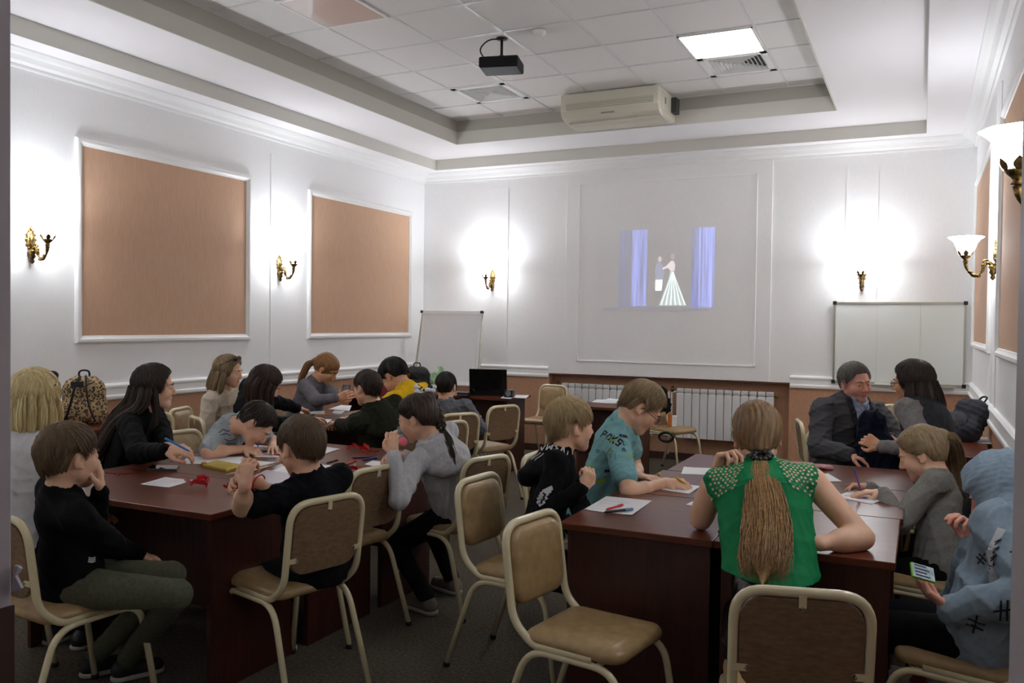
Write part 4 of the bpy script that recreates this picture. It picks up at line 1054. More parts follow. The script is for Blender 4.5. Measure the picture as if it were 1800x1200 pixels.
# blonde woman in white, left edge
P = person('woman seen from behind with a blonde bob and white top at the left edge', (-3.50, 2.28, .50), 95, None, 95, (-3.504, 2.470, 1.154), 118, 5, 0, s=1.0, hs=1.02, RW=(-3.40, 2.62, .62), LW=(-3.66, 2.58, .62), rc=.4, lc=.4, rd=(.1, 1, 0), ld=(.1, 1, 0),
           tone='fair', shirt=cloth('white_top', S(214, 214, 218), S(204, 204, 208)), pants=navy, hairdo=('long', H_platinum, dict(thick=.020, strandn=320)), fat=1.1, vox=.0055, seed=1, wr=.004)
for q, (a, n) in enumerate(((-1.9, 26), (-2.3, 26), (-2.7, 26), (3.1, 26), (2.7, 26), (2.3, 26), (1.9, 26), (1.5, 22))):
    c, s_ = math.cos(a), math.sin(a)
    lock('hair_lock', P['root'], [T2(P, s_*.085, -.014+c*.106, .02), T2(P, s_*.098, -.014+c*.118, -.05), T2(P, s_*.098, -.014+c*.114, -.11), T2(P, s_*.080, -.014+c*.095, -.165)], [.022, .036, .036, .016], H_platinum, n=34, seed=q, frizz=.3, sq=.5)
mb = MB()
for q in (-1, 1):
    mb.ball(T2(P, q*.040, .055, .105), (.030, .012, .022), 10, Matrix([[*P['M'][i], 0] for i in range(3)]+[[0, 0, 0, 1]]))
    mb.tube([T2(P, q*.066, .055, .105), T2(P, q*.094, -.03, .06)], .003, 6)
mb.build('sunglasses', M_black, P['root'])
# boy in black, nearest left
P = person('boy in black long sleeves and olive jeans nearest the left doorpost, hand on his cheek', (-2.90, 2.20, .505), 62, None, 72, (-2.834, 2.133, 1.000), 84, 4, 0, s=.86, hs=1.02, RW=(-2.844, 2.493, 0.524), LW=(-2.781, 2.222, 0.865), rp=(.2, -.9, -.9), lp=(.2, .4, -1),
           rd=(.4, .8, -.3), ld=(-.05, .05, 1), rn=(0, 0, -1), ln=(-.75, -.65, .1), rc=.6, lc=.25, shirt=blk, pants=jeans, feet=[(-2.983, 2.520, 0.000), (-3.133, 2.488, 0.000)], knees=[(-2.453, 2.289, 0.500), (-2.605, 2.397, 0.520)], hairdo=('boy', H_brown, dict(thick=.012, strandn=420)), vox=.0045, seed=2, neckcut=1, hood=None, shoe=mat('black_sneaker', S(30, 30, 30), .6))
vd0 = unit(V3(0, 0, 1.52)-V3(*(-2.517, 2.101, 0.735)))
decal(P['shirt'], P['root'], 'sleeve_print', [[(-.7, .9), (-.3, .6), (-.5, .4)], [(-.4, .8), (-.1, .4), (-.2, .2)], [(-.1, .4), (.2, .1), (0, -.1)], [(.2, .1), (.5, -.3)], [(.3, -.1), (.6, -.5)], [(.65, -.8), (.68, -1.1)]], Vector((-2.515, 2.102, 0.735))-Vector(P['o0']), (.6, .8, 0), (0, 0, 1), .04, M_winkg, .006, shoot=vd0)
decal(P['shirt'], P['root'], 'hem_print', [[(-.3, .3), (0, .2), (.3, .3)], [(-.3, .1), (0, 0), (.3, .1)], [(-.35, -.1), (0, -.2), (.3, -.1)]], Vector((-2.702, 2.121, 0.635))-Vector(P['o0']), (.8, .6, 0), (0, 0, 1), .035, M_winkg, .005, shoot=vd0)
# woman with long dark hair, blue pen
P = person('woman in black with very long brown hair holding a blue pen at the left table', (-4.06, 3.32, .50), 15, None, 28, (-3.816, 3.396, 1.136), 46, 4, 0, s=1.0, hs=1.0, RW=(-3.339, 3.041, 0.863), LW=(-3.437, 3.159, 0.820), rp=(-.2, -.6, -1), lp=(-.3, .6, -1), rd=(.9, .35, .15), ld=(.9, -.3, .1), rn=(0, .6, -.8), ln=(0, -.5, -.8), rc=.75, lc=.7,
           tone='fair', shirt=cloth('black_jumper', S(12, 12, 14), S(18, 18, 20)), pants=navy, bust=.9, hairdo=('long', H_dark, dict(thick=.014, strandn=300)), vox=.005, seed=3, wr=.004)
hip_ = P['hip']; bk_ = -P['sf']
for q, (a, L) in enumerate(((-2.6, 1), (3.14, 1), (2.6, 1.0), (2.1, .95), (-2.1, .95), (1.75, .9), (-1.75, .85))):
    c, s_ = math.cos(a), math.sin(a); p0 = T2(P, s_*.080, -.014+c*.100, .0); p1 = T2(P, s_*.088, -.02+c*.105, -.10)
    p2 = P['neck']+bk_*(.10+.02*abs(c))+P['sr']*s_*.08-P['up']*.06; p3 = p2-P['up']*.20+bk_*.025+P['sr']*s_*.03; p4 = p3-P['up']*.20*L+bk_*.02
    lock('hair_lock', P['root'], [p0, p1, p2, p3, p4], [.030, .040, .046, .042, .016], hair_mat('dark_to_fair', S(70, 54, 40), S(44, 34, 27)) if q % 2 else H_dark, n=44, seed=q, frizz=.3, sq=.55)
lock('hair_lock', P['root'], [T2(P, .074, .0, .0), T2(P, .080, .01, -.08), T2(P, .085, .03, -.16), P['neck']+P['sr']*.11+P['sf']*.10-P['up']*.12, P['neck']+P['sr']*.10+P['sf']*.14-P['up']*.32], [.022, .026, .026, .022, .008], H_dark, n=36, seed=9, frizz=.3, sq=.6)
pen(V3(*(-3.169, 3.034, 0.875)), V3(*(-3.313, 3.011, 0.933)), mat('blue_felt_pen', S(40, 130, 205), .35), .0055, 'light blue felt pen held by the woman with long dark hair')
# blonde woman in beige with sunglasses on her head
P = person('blonde woman in a beige cardigan with sunglasses on her head', (-4.98, 4.98, .50), 12, None, 15, (-4.751, 4.922, 1.116), 22, 8, 0, s=1.0, hs=.98, RW=(-4.62, 4.88, .62), LW=(-4.6, 5.1, .62), rc=.5, lc=.5, tone='fair', shirt=cloth('beige_knit', S(196, 184, 166), S(182, 170, 152)), pants=cloth('beige_skirt', S(186, 176, 158)), fat=1.05, hairdo=('long', H_ash, dict(thick=.016, strandn=200)), vox=.0065, seed=4, wr=.004, bust=.9)
for q, a in enumerate((-2.6, 3.14, 2.6, 2.0, -2.0, 1.5, -1.5)):
    c, s_ = math.cos(a), math.sin(a)
    lock('hair_lock', P['root'], [T2(P, s_*.080, -.014+c*.10, .0), T2(P, s_*.094, -.014+c*.112, -.08), T2(P, s_*.092, -.02+c*.112, -.14), T2(P, s_*.08, -.025+c*.10, -.185)], [.028, .036, .034, .012], H_ash, n=30, seed=q, frizz=.3, sq=.55)
mb = MB()
for q in (-1, 1):
    mb.ball(T2(P, q*.034, .055, .112), (.030, .014, .022), 10, Matrix([[*P['M'][i], 0] for i in range(3)]+[[0, 0, 0, 1]])); mb.tube([T2(P, q*.066, .05, .11), T2(P, q*.094, -.04, .05)], .003, 6)
mb.build('sunglasses', mat('brown_sunglasses', S(60, 40, 30), .2), P['root'])
# woman in black sweater, back turned
P = person('woman in a black sweater with straight dark hair, back turned', (-4.36, 4.64, .50), 60, None, 58, (-3.980, 4.459, 1.077), 62, 30, 5, s=1.0, hs=1.0, RW=(-3.95, 5.05, .79), LW=(-4.15, 5.2, .79), tone='fair', shirt=cloth('black_sweater', S(13, 14, 18), S(18, 19, 24)), pants=navy, hairdo=('long', hair_mat('brunette', S(70, 50, 38), S(42, 29, 22)), dict(thick=.016, strandn=220)), vox=.0065, seed=5, wr=.004, fat=1.05)
hb = MATS['hair_brunette']
for q, (a, L) in enumerate(((2.8, .16), (2.3, .20), (1.9, .24), (1.5, .27), (1.15, .28), (-1.6, .16), (-2.4, .14))):
    c, s_ = math.cos(a), math.sin(a); p0 = T2(P, s_*.082, -.014+c*.10, .02); p1 = T2(P, s_*.094, -.014+c*.108, -.05)
    lock('hair_lock', P['root'], [p0, p1, p1+V3(.005, 0, -L*.5), p1+V3(.01, .0, -L)], [.030, .042, .040, .012], hb, n=36, seed=q, frizz=.2, sq=.6)
# boy writing in pale tee
P = person('boy in a pale printed T-shirt bent over his drawing at the left table', (-3.84, 3.80, .49), 0, (-3.554, 3.693, 0.908), 8, (-3.392, 3.727, 0.924), 22, 52, -10, s=.88, hs=.97, RW=(-3.432, 3.681, 0.785), LW=(-3.383, 3.851, 0.780), re=(-3.517, 3.485, 0.785), rp=(-.4, -1, -.3), lp=(-.2, 1, -.4), rd=(1, .2, -.1), ld=(.8, -.7, 0), rn=(.1, .5, -1), rc=.75, lc=.15, ls=.08,
           shirt=cloth('pale_grey_tee', S(176, 186, 190), S(160, 170, 176)), sleeve='short', pants=cloth('dark_red_trousers', S(80, 18, 24)), hairdo=('boy', hair_mat('dark_brown_boy', S(58, 46, 38), S(32, 26, 22)), dict(thick=.014)), vox=.0045, seed=6, neckcut=1, wr=.004)
for q, (u0, v0, st) in enumerate((((416, 742), None, [[(-.4, .5), (-.4, -.5)], [(-.1, .6), (-.1, -.5)], [(.2, .5), (.2, -.4)], [(-.5, .1), (.4, .1)]]), ((398, 762), None, [[(-.6, 0), (-.2, .3), (.2, .1), (.6, .3)], [(-.5, -.3), (0, -.1), (.5, -.3)]]), ((410, 775), None, [[(-.6, .2), (-.1, 0), (.5, .2)], [(-.4, -.2), (.4, -.2)]]))): 
    pass
for (px_, py_, pz_), st in (((-3.384, 3.576, 0.953), [[(-.4, .5), (-.4, -.5)], [(-.1, .6), (-.1, -.5)], [(.2, .5), (.2, -.4)], [(-.5, .1), (.4, .1)]]), ((-3.445, 3.546, 0.893), [[(-.6, 0), (-.2, .3), (.2, .1), (.6, .3)], [(-.5, -.3), (0, -.1), (.5, -.3)]]), ((-3.418, 3.557, 0.846), [[(-.6, .2), (-.1, 0), (.5, .2)], [(-.4, -.2), (.4, -.2)]])):
    decal(P['shirt'], P['root'], 'shirt_print', st, Vector((px_, py_, pz_))-Vector(P['o0']), (.8, .6, 0), (0, 0, 1), .055, mat('grey_print', S(84, 92, 104), .8), .006, shoot=unit(V3(0, 0, 1.52)-V3(px_, py_, pz_)))
pen(V3(*(-3.501, 3.873, 0.765)), V3(*(-3.501, 3.873, 0.765))+V3(-.075, -.01, .11), mat('blue_pencil', S(50, 92, 180), .35), .005, 'blue pen held upright by the boy bent over his drawing')
pen(P['lt'][0]+V3(.02, -.01, .01), P['lt'][0]+V3(-.02, -.05, .09), mat('blue_pencil'), .005, 'blue pen in the left hand of the boy bent over his drawing') if False else None
# boy in black tee, centre left
P = person('boy in a black T-shirt seen from behind at the left table', (-2.26, 2.84, .49), 165, None, 158, (-2.258, 2.742, 1.002), 163, 14, 0, s=.88, hs=1.0, RW=(-2.312, 2.558, 0.884), LW=(-2.274, 2.443, 0.898), le=(-2.364, 2.523, 0.785), rp=(.1, .9, -.8), lp=(-.5, -.8, -.75), rd=(-.9, -.35, .25), ld=(-.15, .3, 1), rn=(0, -.9, -.5), ln=(-.2, .9, .1), rc=.9, lc=.85,
           shirt=cloth('black_tee', S(13, 14, 18), S(18, 19, 24)), sleeve='short', pants=cloth('charcoal_trousers', S(30, 32, 38)), feet=[(-2.621, 3.076, 0.000), (-2.723, 2.947, 0.000)], sock=mat('white_red_sock', S(170, 160, 160), .9, S(160, 60, 60), 14), hairdo=('boy', hair_mat('mouse_brown', S(112, 92, 70), S(78, 62, 46)), dict(thick=.012, strandn=420)), vox=.0045, seed=7, neckcut=1, wr=.004)
mb = MB(); mb.tube([P['RW']+V3(.03*math.cos(a)*.3, .031*math.sin(a), .031*math.cos(a)) for a in np.linspace(0, 6.283, 16, False)], .003, 6, closed=True); mb.build('bracelet', mat('red_thread', S(190, 70, 50), .7), P['root'])
pen(V3(*(-2.311, 2.382, 0.942)), V3(*(-2.297, 2.678, 0.950)), mat('wooden_pencil', S(206, 178, 132), .5), .0035, 'long wooden pencil held by the boy in the black T-shirt', name='pencil')
# girl in grey hoodie with a braid
P = person('girl in a grey hoodie with a braid and white hair bows at the left table', (-2.22, 4.00, .49), 165, None, 172, (-2.347, 3.765, 1.016), 188, 20, 0, s=.90, hs=1.0, RW=(-2.398, 3.735, 0.818), LW=(-2.329, 3.525, 0.863), rp=(.2, .7, -1), lp=(.3, -.7, -1), rd=(-.6, -.6, .2), ld=(-.3, .2, 1), rn=(0, -.7, -.5), ln=(-.3, .8, 0), rc=.7, lc=.6,
           shirt=cloth('marl_grey_hoodie', S(200, 201, 204), S(182, 184, 188), sc=90), pants=cloth('dark_leggings', S(22, 23, 28)), feet=[(-2.35, 4.15, 0), (-2.30, 3.80, 0)], hood='down', hairdo=('girl', hair_mat('chestnut', S(72, 54, 42), S(40, 30, 24)), dict(thick=.010, strandn=340, tie=(-.0, -.095, .075))), vox=.005, seed=8, wr=.005, shoe=mat('grey_slipper', S(120, 110, 96), .8))
hc = MATS['hair_chestnut']
top = T2(P, -.01, -.09, .085)
bp = [V3(*(-2.351, 3.854, 1.112))-P['o0'], V3(*(-2.318, 3.870, 1.092))-P['o0'], V3(*(-2.280, 3.853, 1.050))-P['o0'], V3(*(-2.243, 3.826, 1.002))-P['o0'], V3(*(-2.234, 3.818, 0.968))-P['o0']]
mb = MB(); n = 34
for k3 in range(3):
    pts = []
    for j in range(n):
        t = j/(n-1); p = np.array([np.interp(t, np.linspace(0, 1, len(bp)), [q[i] for q in bp]) for i in range(3)]); a = t*math.pi*2*4.5+k3*2*math.pi/3
        pts.append(p+V3(.8, .6, 0)*.017*math.sin(a)+V3(-.6, .8, 0)*.012*math.sin(2*a))
    mb.tube(pts, [.019-.005*j/n for j in range(n)], 6)
mb.build('braid', hc, P['root'])
lock('ponytail', P['root'], [bp[-1], V3(*(-2.202, 3.810, 0.912))-P['o0'], V3(*(-2.156, 3.797, 0.835))-P['o0'], V3(*(-2.111, 3.772, 0.749))-P['o0']], [.014, .034, .032, .008], hc, n=60, seed=4, frizz=.4)
mb = MB(); c_ = V3(*(-2.333, 3.819, 1.158))-P['o0']
for k in range(9):
    a = k*.7; mb.ball(c_+V3(.045*math.cos(a), .045*math.sin(a), .018*math.sin(a*2.3)), (.020, .015, .013), 8)
mb.build('hair_bow', mat('white_satin', S(244, 244, 248), .5), P['root'])
mb = MB()
for k in range(8):
    a = k*.8+.3; mb.ball(c_+V3(.034*math.cos(a), .034*math.sin(a), .012+.012*math.sin(a*2.3)), .008, 6)
mb.build('hair_bow_bead', M_black, P['root'])
mb = MB(); mb.ball(bp[-1], (.018, .018, .012), 8); mb.build('hair_clip', mat('silver_clip', S(200, 200, 196), .3, metal=.6), P['root'])
# woman in grey with ginger ponytail
P = person('woman in a grey jumper with a ginger fringe and ponytail looking at her phone', (-4.86, 5.74, .50), 5, None, 12, (-4.550, 5.850, 1.104), 14, 32, 0, s=1.0, hs=1.0, RW=(-4.159, 5.478, 0.904), LW=(-4.236, 5.662, 0.896), rp=(-.2, -.6, -1), lp=(-.3, .6, -1), rd=(1, .4, .3), ld=(.8, -.4, .3), rn=(-.2, .9, .1), ln=(-.2, -.9, .1), rc=.7, lc=.7, tone='warm',
           shirt=cloth('slate_jumper', S(110, 108, 114), S(96, 94, 100)), pants=navy, bust=.9, hairdo=('bangs', H_ginger, dict(thick=.014, strandn=260, tie=(.0, -.118, -.01))), vox=.0065, seed=10, fat=.95)
lock('ponytail', P['root'], [T2(P, .0, -.115, .0), T2(P, .035, -.15, -.05), T2(P, .06, -.13, -.16), T2(P, .07, -.09, -.30)], [.018, .032, .030, .012], H_ginger, n=40, seed=2)
# boy in dark green hoodie
P = person('boy in a dark green hoodie seen from behind at the far left table', (-3.18, 4.84, .49), 163, None, 160, (-3.285, 4.648, 1.073), 166, 8, 0, s=.92, hs=.97, RW=(-3.75, 4.98, .78), LW=(-3.767, 4.938, 0.785), rp=(.2, .7, -1), lp=(.2, -.8, -.8), rd=(-1, -.3, 0), ld=(-.9, .4, 0), shirt=cloth('dark_green_hoodie', S(34, 36, 27), S(44, 46, 35)), pants=blk, hood='down', hairdo=('boy', hair_mat('cropped_brown', S(74, 62, 52), S(52, 43, 36)), dict(thick=.008)), vox=.006, seed=11, wr=.005, fat=1.1)
decal(P['shirt'], P['root'], 'blue_flash', [[(0, .5), (0, -.5)]], Vector((-3.102, 4.598, 0.923))-Vector(P['o0']), (.8, .6, 0), (0, 0, 1), .05, mat('royal_blue', S(40, 60, 160), .7), .02)
# person in yellow
P = person('person with black hair in a bright yellow T-shirt leaning forward at the far left table', (-3.16, 5.36, .52), 168, None, 178, (-3.514, 5.315, 1.105), 172, 48, 0, s=1.0, hs=1.04, RW=(-3.75, 5.5, .78), LW=(-3.339, 5.092, 0.800), rp=(.2, .7, -1), lp=(.4, -.6, -1), rd=(-1, -.3, 0), ld=(-.6, .5, -.3), tone='warm', shirt=cloth('yellow_tee', S(226, 184, 30), S(210, 168, 22)), sleeve='short', pants=navy, hairdo=('boy', H_black, dict(thick=.020)), vox=.0065, seed=12, fat=1.15, neckcut=1, wr=.004)
decal(P['shirt'], P['root'], 'sleeve_badge', [[(-.3, 0), (.3, 0)]], Vector(P['SL']+(P['LE']-P['SL'])*.45), P['sf'], P['LE']*-1+P['SL'], .05, mat('badge_white', S(190, 190, 190), .7), .035, shoot=-P['sr'])
decal(P['shirt'], P['root'], 'badge_mark', [[(-.25, -.1), (-.25, .15), (-.1, .15), (-.1, -.1), (.05, -.1), (.05, .15)], [(.15, .15), (.3, .15), (.15, -.1), (.3, -.1)]], Vector(P['SL']+(P['LE']-P['SL'])*.45), P['sf'], P['LE']*-1+P['SL'], .05, M_ink, .004, .003, shoot=-P['sr'])
# boy in grey shirt
P = person('boy with cropped dark hair in a grey shirt, seen from behind by the laptop desk', (-3.38, 5.98, .49), 112, None, 112, (-3.432, 5.940, 0.993), 104, 12, 0, s=.92, hs=.97, RW=(-3.35, 6.3, .72), LW=(-3.65, 6.2, .77), shirt=cloth('grey_shirt', S(112, 116, 124), S(100, 104, 112)), pants=blk, hairdo=('boy', hair_mat('cropped_black', S(44, 38, 34), S(30, 26, 24)), dict(thick=.008)), vox=.0065, seed=13, wr=.005, collar=(.058, .03, MATS['cloth_grey_shirt']))
# blond boy in black hoodie
P = person('small blond boy in a black hoodie at the corner of the right table', (-1.52, 3.42, .47), 2, None, 18, (-1.423, 3.588, 1.055), 50, 2, 0, s=.84, hs=1.02, RW=(-1.276, 3.364, 0.823), LW=(-1.34, 3.52, .64), rp=(-.1, -.5, -1), lp=(.1, .8, -.8), rd=(.35, .3, .9), ld=(1, -.3, 0), rn=(-.6, .6, .3), ln=(0, 0, -1), rc=1.15, lc=.4, shirt=blk, pants=blk, hood='down', hairdo=('fringe', H_blond, dict(thick=.014, strandn=460)), vox=.0045, seed=14, wr=.005)
st = [[(-.9, 0), (-.9, .5)], [(-.7, 0), (-.6, .5), (-.5, 0)], [(-.35, .4), (-.2, .5), (-.15, .3), (-.3, .1), (-.1, 0)], [(.05, .5), (.05, 0), (.2, .3), (.35, 0), (.35, .5)], [(.5, .5), (.6, 0), (.75, .5)], [(.9, 0), (.9, .5)]]
for k, (u0, v0) in enumerate(((0, 0),)):
    nb = P['hood']
    decal(nb, P['root'], 'hood_print', [[(x, y+.05*math.sin(x*3)) for x, y in p] for p in st], P['neck']-P['sf']*.03+P['up']*.02, P['sr'], P['up']*.6-P['sf']*.2, .075, M_winkg, .007, shoot=unit(-P['sf']+P['up']*.9))
    decal(nb, P['root'], 'hood_print', [[(x, y) for x, y in p] for p in st], P['neck']+P['sr']*.06-P['sf']*.03, -P['sf'], P['up'], .075, M_winkg, .007, shoot=unit(P['sr']+P['up']*.6))
    decal(nb, P['root'], 'hood_print', [[(x*1.2, y) for x, y in p] for p in st], P['neck']-P['sf']*.08-P['up']*.05, P['sr'], P['up'], .075, M_winkg, .006, shoot=unit(-P['sf']))
dd = unit(P['RE']-P['SR'])
decal(P['shirt'], P['root'], 'sleeve_print', [[(-.25, .5), (.2, .9)], [(-.35, .3), (.25, .8)], [(-.4, .1), (.2, .6)], [(-.45, -.1), (.1, .4)], [(-.4, -.35), (.1, .1)], [(-.2, -.5), (.05, -.2)]], P['SR']+(P['RE']-P['SR'])*.72, P['sf'], -dd, .062, M_winkg, .012, shoot=P['sr'])
decal(P['shirt'], P['root'], 'sleeve_print_gap', [[(-.2, .35), (-.05, .3), (-.1, .1), (.0, .0), (-.15, -.15), (-.1, -.35)]], P['SR']+(P['RE']-P['SR'])*.72, P['sf'], -dd, .062, M_ink, .008, .003, shoot=P['sr'])
# boy in turquoise polo
P = person('boy with glasses in a turquoise printed polo shirt drawing at the right table', (-1.56, 4.16, .49), 3, None, 14, (-1.229, 4.038, 1.110), 22, 40, 0, s=.97, hs=1.0, RW=(-1.073, 3.926, 0.774), LW=(-1.240, 3.997, 0.780), rp=(-.3, -1, -.3), lp=(-.2, .9, -.4), rd=(1, .15, .0), ld=(1, -.2, 0), rn=(0, .5, -1), rc=.6, lc=.25, tone='fair',
           shirt=cloth('turquoise_polo', S(134, 184, 188), S(122, 172, 176), sc=90), sleeve='short', pants=navy, hairdo=('boy', H_fair, dict(thick=.015, strandn=460)), vox=.0045, seed=15, wr=.004, neckcut=1, collar=(.057, .032, cloth('turquoise_collar', S(128, 178, 182))))
glasses(P, M_black)
LET = {'P': [[(0, 0), (0, 1)], [(0, 1), (.5, .9), (.5, .6), (0, .5)]], 'O': [[(.1, .1), (0, .5), (.2, .95), (.5, .8), (.5, .2), (.1, .1)]], 'K': [[(0, 0), (0, 1)], [(.5, 1), (0, .5), (.5, 0)]], 'S': [[(.5, .9), (.1, .95), (.05, .6), (.45, .45), (.4, .05), (0, .1)]], 'G': [[(.5, .9), (.1, .9), (0, .3), (.3, 0), (.5, .2), (.5, .45), (.3, .45)]],
       'N': [[(0, 0), (0, 1), (.5, 0), (.5, 1)]], 'A': [[(0, 0), (.25, 1), (.5, 0)], [(.1, .4), (.4, .4)]], 'L': [[(0, 1), (0, 0), (.45, 0)]], 'I': [[(.2, 0), (.2, 1)]], 'M': [[(0, 0), (.05, 1), (.3, .4), (.55, 1), (.6, 0)]], 'H': [[(0, 0), (0, 1)], [(.5, 0), (.5, 1)], [(0, .5), (.5, .5)]], 'Y': [[(0, 1), (.25, .5), (.5, 1)], [(.25, .5), (.25, 0)]], 'E': [[(.5, 1), (0, 1), (0, 0), (.5, 0)], [(0, .5), (.4, .5)]], 'R': [[(0, 0), (0, 1), (.5, .85), (.45, .55), (0, .5), (.5, 0)]], '/': [[(0, 0), (.5, 1)]], '#': [[(.1, 0), (.2, 1)], [(.45, 0), (.55, 1)], [(0, .5), (.7, .5)]]}
def word(w_, slant=0, gap=.75): return [[(x+i*gap+slant*y, y) for x, y in p] for i, c in enumerate(w_) for p in LET[c]]
def dl(P, tgt, name, w_, pos, u, v, size, m, wd, sh_=None, slant=.1): decal(P[tgt], P['root'], name, word(w_, slant) if isinstance(w_, str) else w_, Vector(pos)-Vector(P['o0']), u, v, size, m, wd, shoot=sh_)
vdir = unit(V3(0, 0, 1.52)-V3(*(-1.364, 3.990, 0.899)))
rgt = unit(V3(math.cos(.4474), math.sin(.4474), 0)); upv = V3(0, 0, 1)
dl(P, 'shirt', 'lettering', 'POKS', (-1.430, 4.015, 0.954), unit(rgt-upv*.55), unit(upv+rgt*.55), .036, M_ink, .0085, vdir, .1)
dl(P, 'shirt', 'lettering', 'MENAL', (-1.332, 4.006, 0.961), unit(rgt-upv*.15), upv, .012, M_ink, .004, vdir)
green_ = mat('lime_print', S(160, 190, 60), .8)
for (pos, st_, m_, w_, sz) in (((-1.446, 4.005, 0.874), [[(0, .3), (.3, 0), (.6, .3), (.3, .6), (0, .3)]], M_ink, .003, .03), ((-1.389, 4.034, 0.934), [[(0, 0), (.9, .1)]], green_, .012, .03), ((-1.381, 3.981, 0.885), [[(0, 0), (.4, .5), (.8, .1), (.3, .6), (0, 0)], [(.1, -.3), (.7, -.2)]], mat('olive_print', S(110, 130, 70), .8), .004, .035),
                               ((-1.476, 3.934, 0.853), word('NY'), M_ink, .003, .02), ((-1.471, 3.936, 0.819), [[(0, 0), (1.2, 0)]], green_, .005, .03), ((-1.393, 3.974, 0.854), word('III'), mat('grey_print2', S(90, 110, 120), .8), .003, .03), ((-1.375, 3.926, 0.796), word('AMH'), M_ink, .005, .014), ((-1.424, 3.957, 0.745), [[(0, 0), (1.2, .4)], [(.1, -.3), (1.1, .1)]], green_, .010, .035),
                               ((-1.287, 3.916, 0.909), [[(0, .2), (.3, .5), (.6, .2)], [(0, 0), (.7, 0)]], M_ink, .004, .025), ((-1.269, 3.924, 0.888), [[(0, 0), (1, -.5)]], green_, .008, .03), ((-1.295, 3.913, 0.936), word('/L'), M_ink, .004, .018), ((-1.226, 3.891, 0.944), word('EK'), mat('grey_print2', S(90, 110, 120), .8), .003, .018), ((-1.202, 3.845, 0.872), word('M'), M_ink, .005, .025)):
    decal(P['shirt'], P['root'], 'shirt_print', st_, Vector(pos)-Vector(P['o0']), rgt, upv, sz, m_, w_, shoot=vdir)
pen(V3(*(-0.969, 3.921, 0.774)), V3(*(-1.030, 3.948, 0.801)), mat('yellow_pencil', S(214, 170, 50), .5), .0045, 'yellow pencil held by the boy in the turquoise polo shirt', name='pencil')
# woman in green
green = cloth('emerald_chiffon', S(22, 128, 76), S(16, 112, 64), .7, 30, .05)
P = person('woman in a sleeveless green top with a long ponytail at the right table', (-.39, 2.80, .50), 104, None, 100, (-0.552, 3.297, 1.098), 104, 16, -4, s=1.02, hs=1.02, RW=(-0.298, 3.041, 0.785), LW=(-0.681, 3.165, 0.961), re=(-0.170, 3.175, 0.790), le=(-0.733, 3.186, 0.790), rp=(.75, -.1, -.55), lp=(-.32, .1, -1), rd=(-1, .3, 0), ld=(.35, .1, .95), rn=(0, .2, -1), ln=(.8, -.2, .4), rc=.3, lc=.9, tone='fair', waist=.20, hemz=.69,
           shirt=green, sleeve='none', pants=mat('black_leather_skirt', S(20, 19, 19), .25, bump=.1, bscale=20), hairdo=('girl', H_long, dict(thick=.014, strandn=520, tie=(.0, -.115, -.085))), vox=.0048, seed=16, wr=.004, loose=.022, neckcut=1, fat=1.0, hem=-.03)
hb_ = P['T'](0, -.118, -.088)
lock('ponytail', P['root'], [hb_+V3(0, .015, .0), hb_+V3(0, -.03, -.03), V3(*(-0.468, 2.978, 0.924))-P['o0'], V3(*(-0.438, 2.835, 0.852))-P['o0'], V3(*(-0.425, 2.729, 0.787))-P['o0'], V3(*(-0.419, 2.642, 0.735))-P['o0']], [.020, .044, .066, .076, .076, .060], H_gold, n=520, r=.0019, wave=.013, seed=8, frizz=.5, sq=.42, sqv=-P['sf'], core=.88)
mb = MB()
for k in range(10):
    a = k*.63; mb.ball(hb_+P['sr']*.028*math.cos(a)+P['up']*.016*math.sin(a)-P['sf']*.008, (.016, .014, .012), 8)
mb.build('scrunchie', mat('black_sequin', S(24, 24, 26), .35), P['root'])
# lace yoke: openwork rings and scallops over the shoulder blades
rng2 = np.random.RandomState(4); lace = []; lace_m = mat('green_lace', S(30, 140, 88), .8); vd2 = -P['sf']
ps = P['shirt'].data
def yoke(name, fn, m_, wd, lift):
    decal(P['shirt'], P['root'], name, fn, P['neck']-P['up']*.02, P['sr'], P['up'], 1.0, m_, wd, lift, shoot=unit(-P['sf']+P['up']*.35))
skin_st, ring_st = [], []
for q in (-1, 1):
    for r_ in range(12):
        for c2 in range(8):
            x = q*(.062+c2*.0155+.008*(r_ % 2))+rng2.normal()*.0015; y = .02-r_*.0135+rng2.normal()*.0015
            if abs(x) < .045+.004*r_ or y < -.135+.35*max(0, abs(x)-.10): continue
            ring_st.append([(x+.0075*math.cos(a), y+.0075*math.sin(a)) for a in np.linspace(0, 6.283, 7)]); skin_st.append([(x-.0015, y), (x+.0015, y)])
yoke('lace_opening', skin_st, skin('fair'), .0075, .0018); yoke('lace_ring', ring_st, lace_m, .0028, .0026)
yoke('lace_edge', [[(q*(.05+.013*k), -.125-.010*math.sin(k*.5)+.0035*k) for k in range(10)] for q in (-1, 1)], lace_m, .004, .003)
mb = MB(); wl_ = P['LW']; fdir = unit(P['LW']-P['LE'])
n1 = unit(np.cross(fdir, V3(0, 0, 1.0))); n2 = np.cross(fdir, n1)
mb.tube([wl_-fdir*.035+(n1*math.cos(a)+n2*math.sin(a))*.029 for a in np.linspace(0, 6.283, 18, False)], .006, 6, closed=True); mb.ball(wl_-fdir*.035-n1*.030, (.014, .014, .018), 10); mb.build('wristwatch', mat('steel_watch', S(190, 190, 190), .25, metal=.9), P['root'])
mb = MB(); mb.tube([wl_-fdir*.005+(n1*math.cos(a)+n2*math.sin(a))*.028 for a in np.linspace(0, 6.283, 16, False)], .004, 6, closed=True); mb.build('hair_tie', M_black, P['root'])
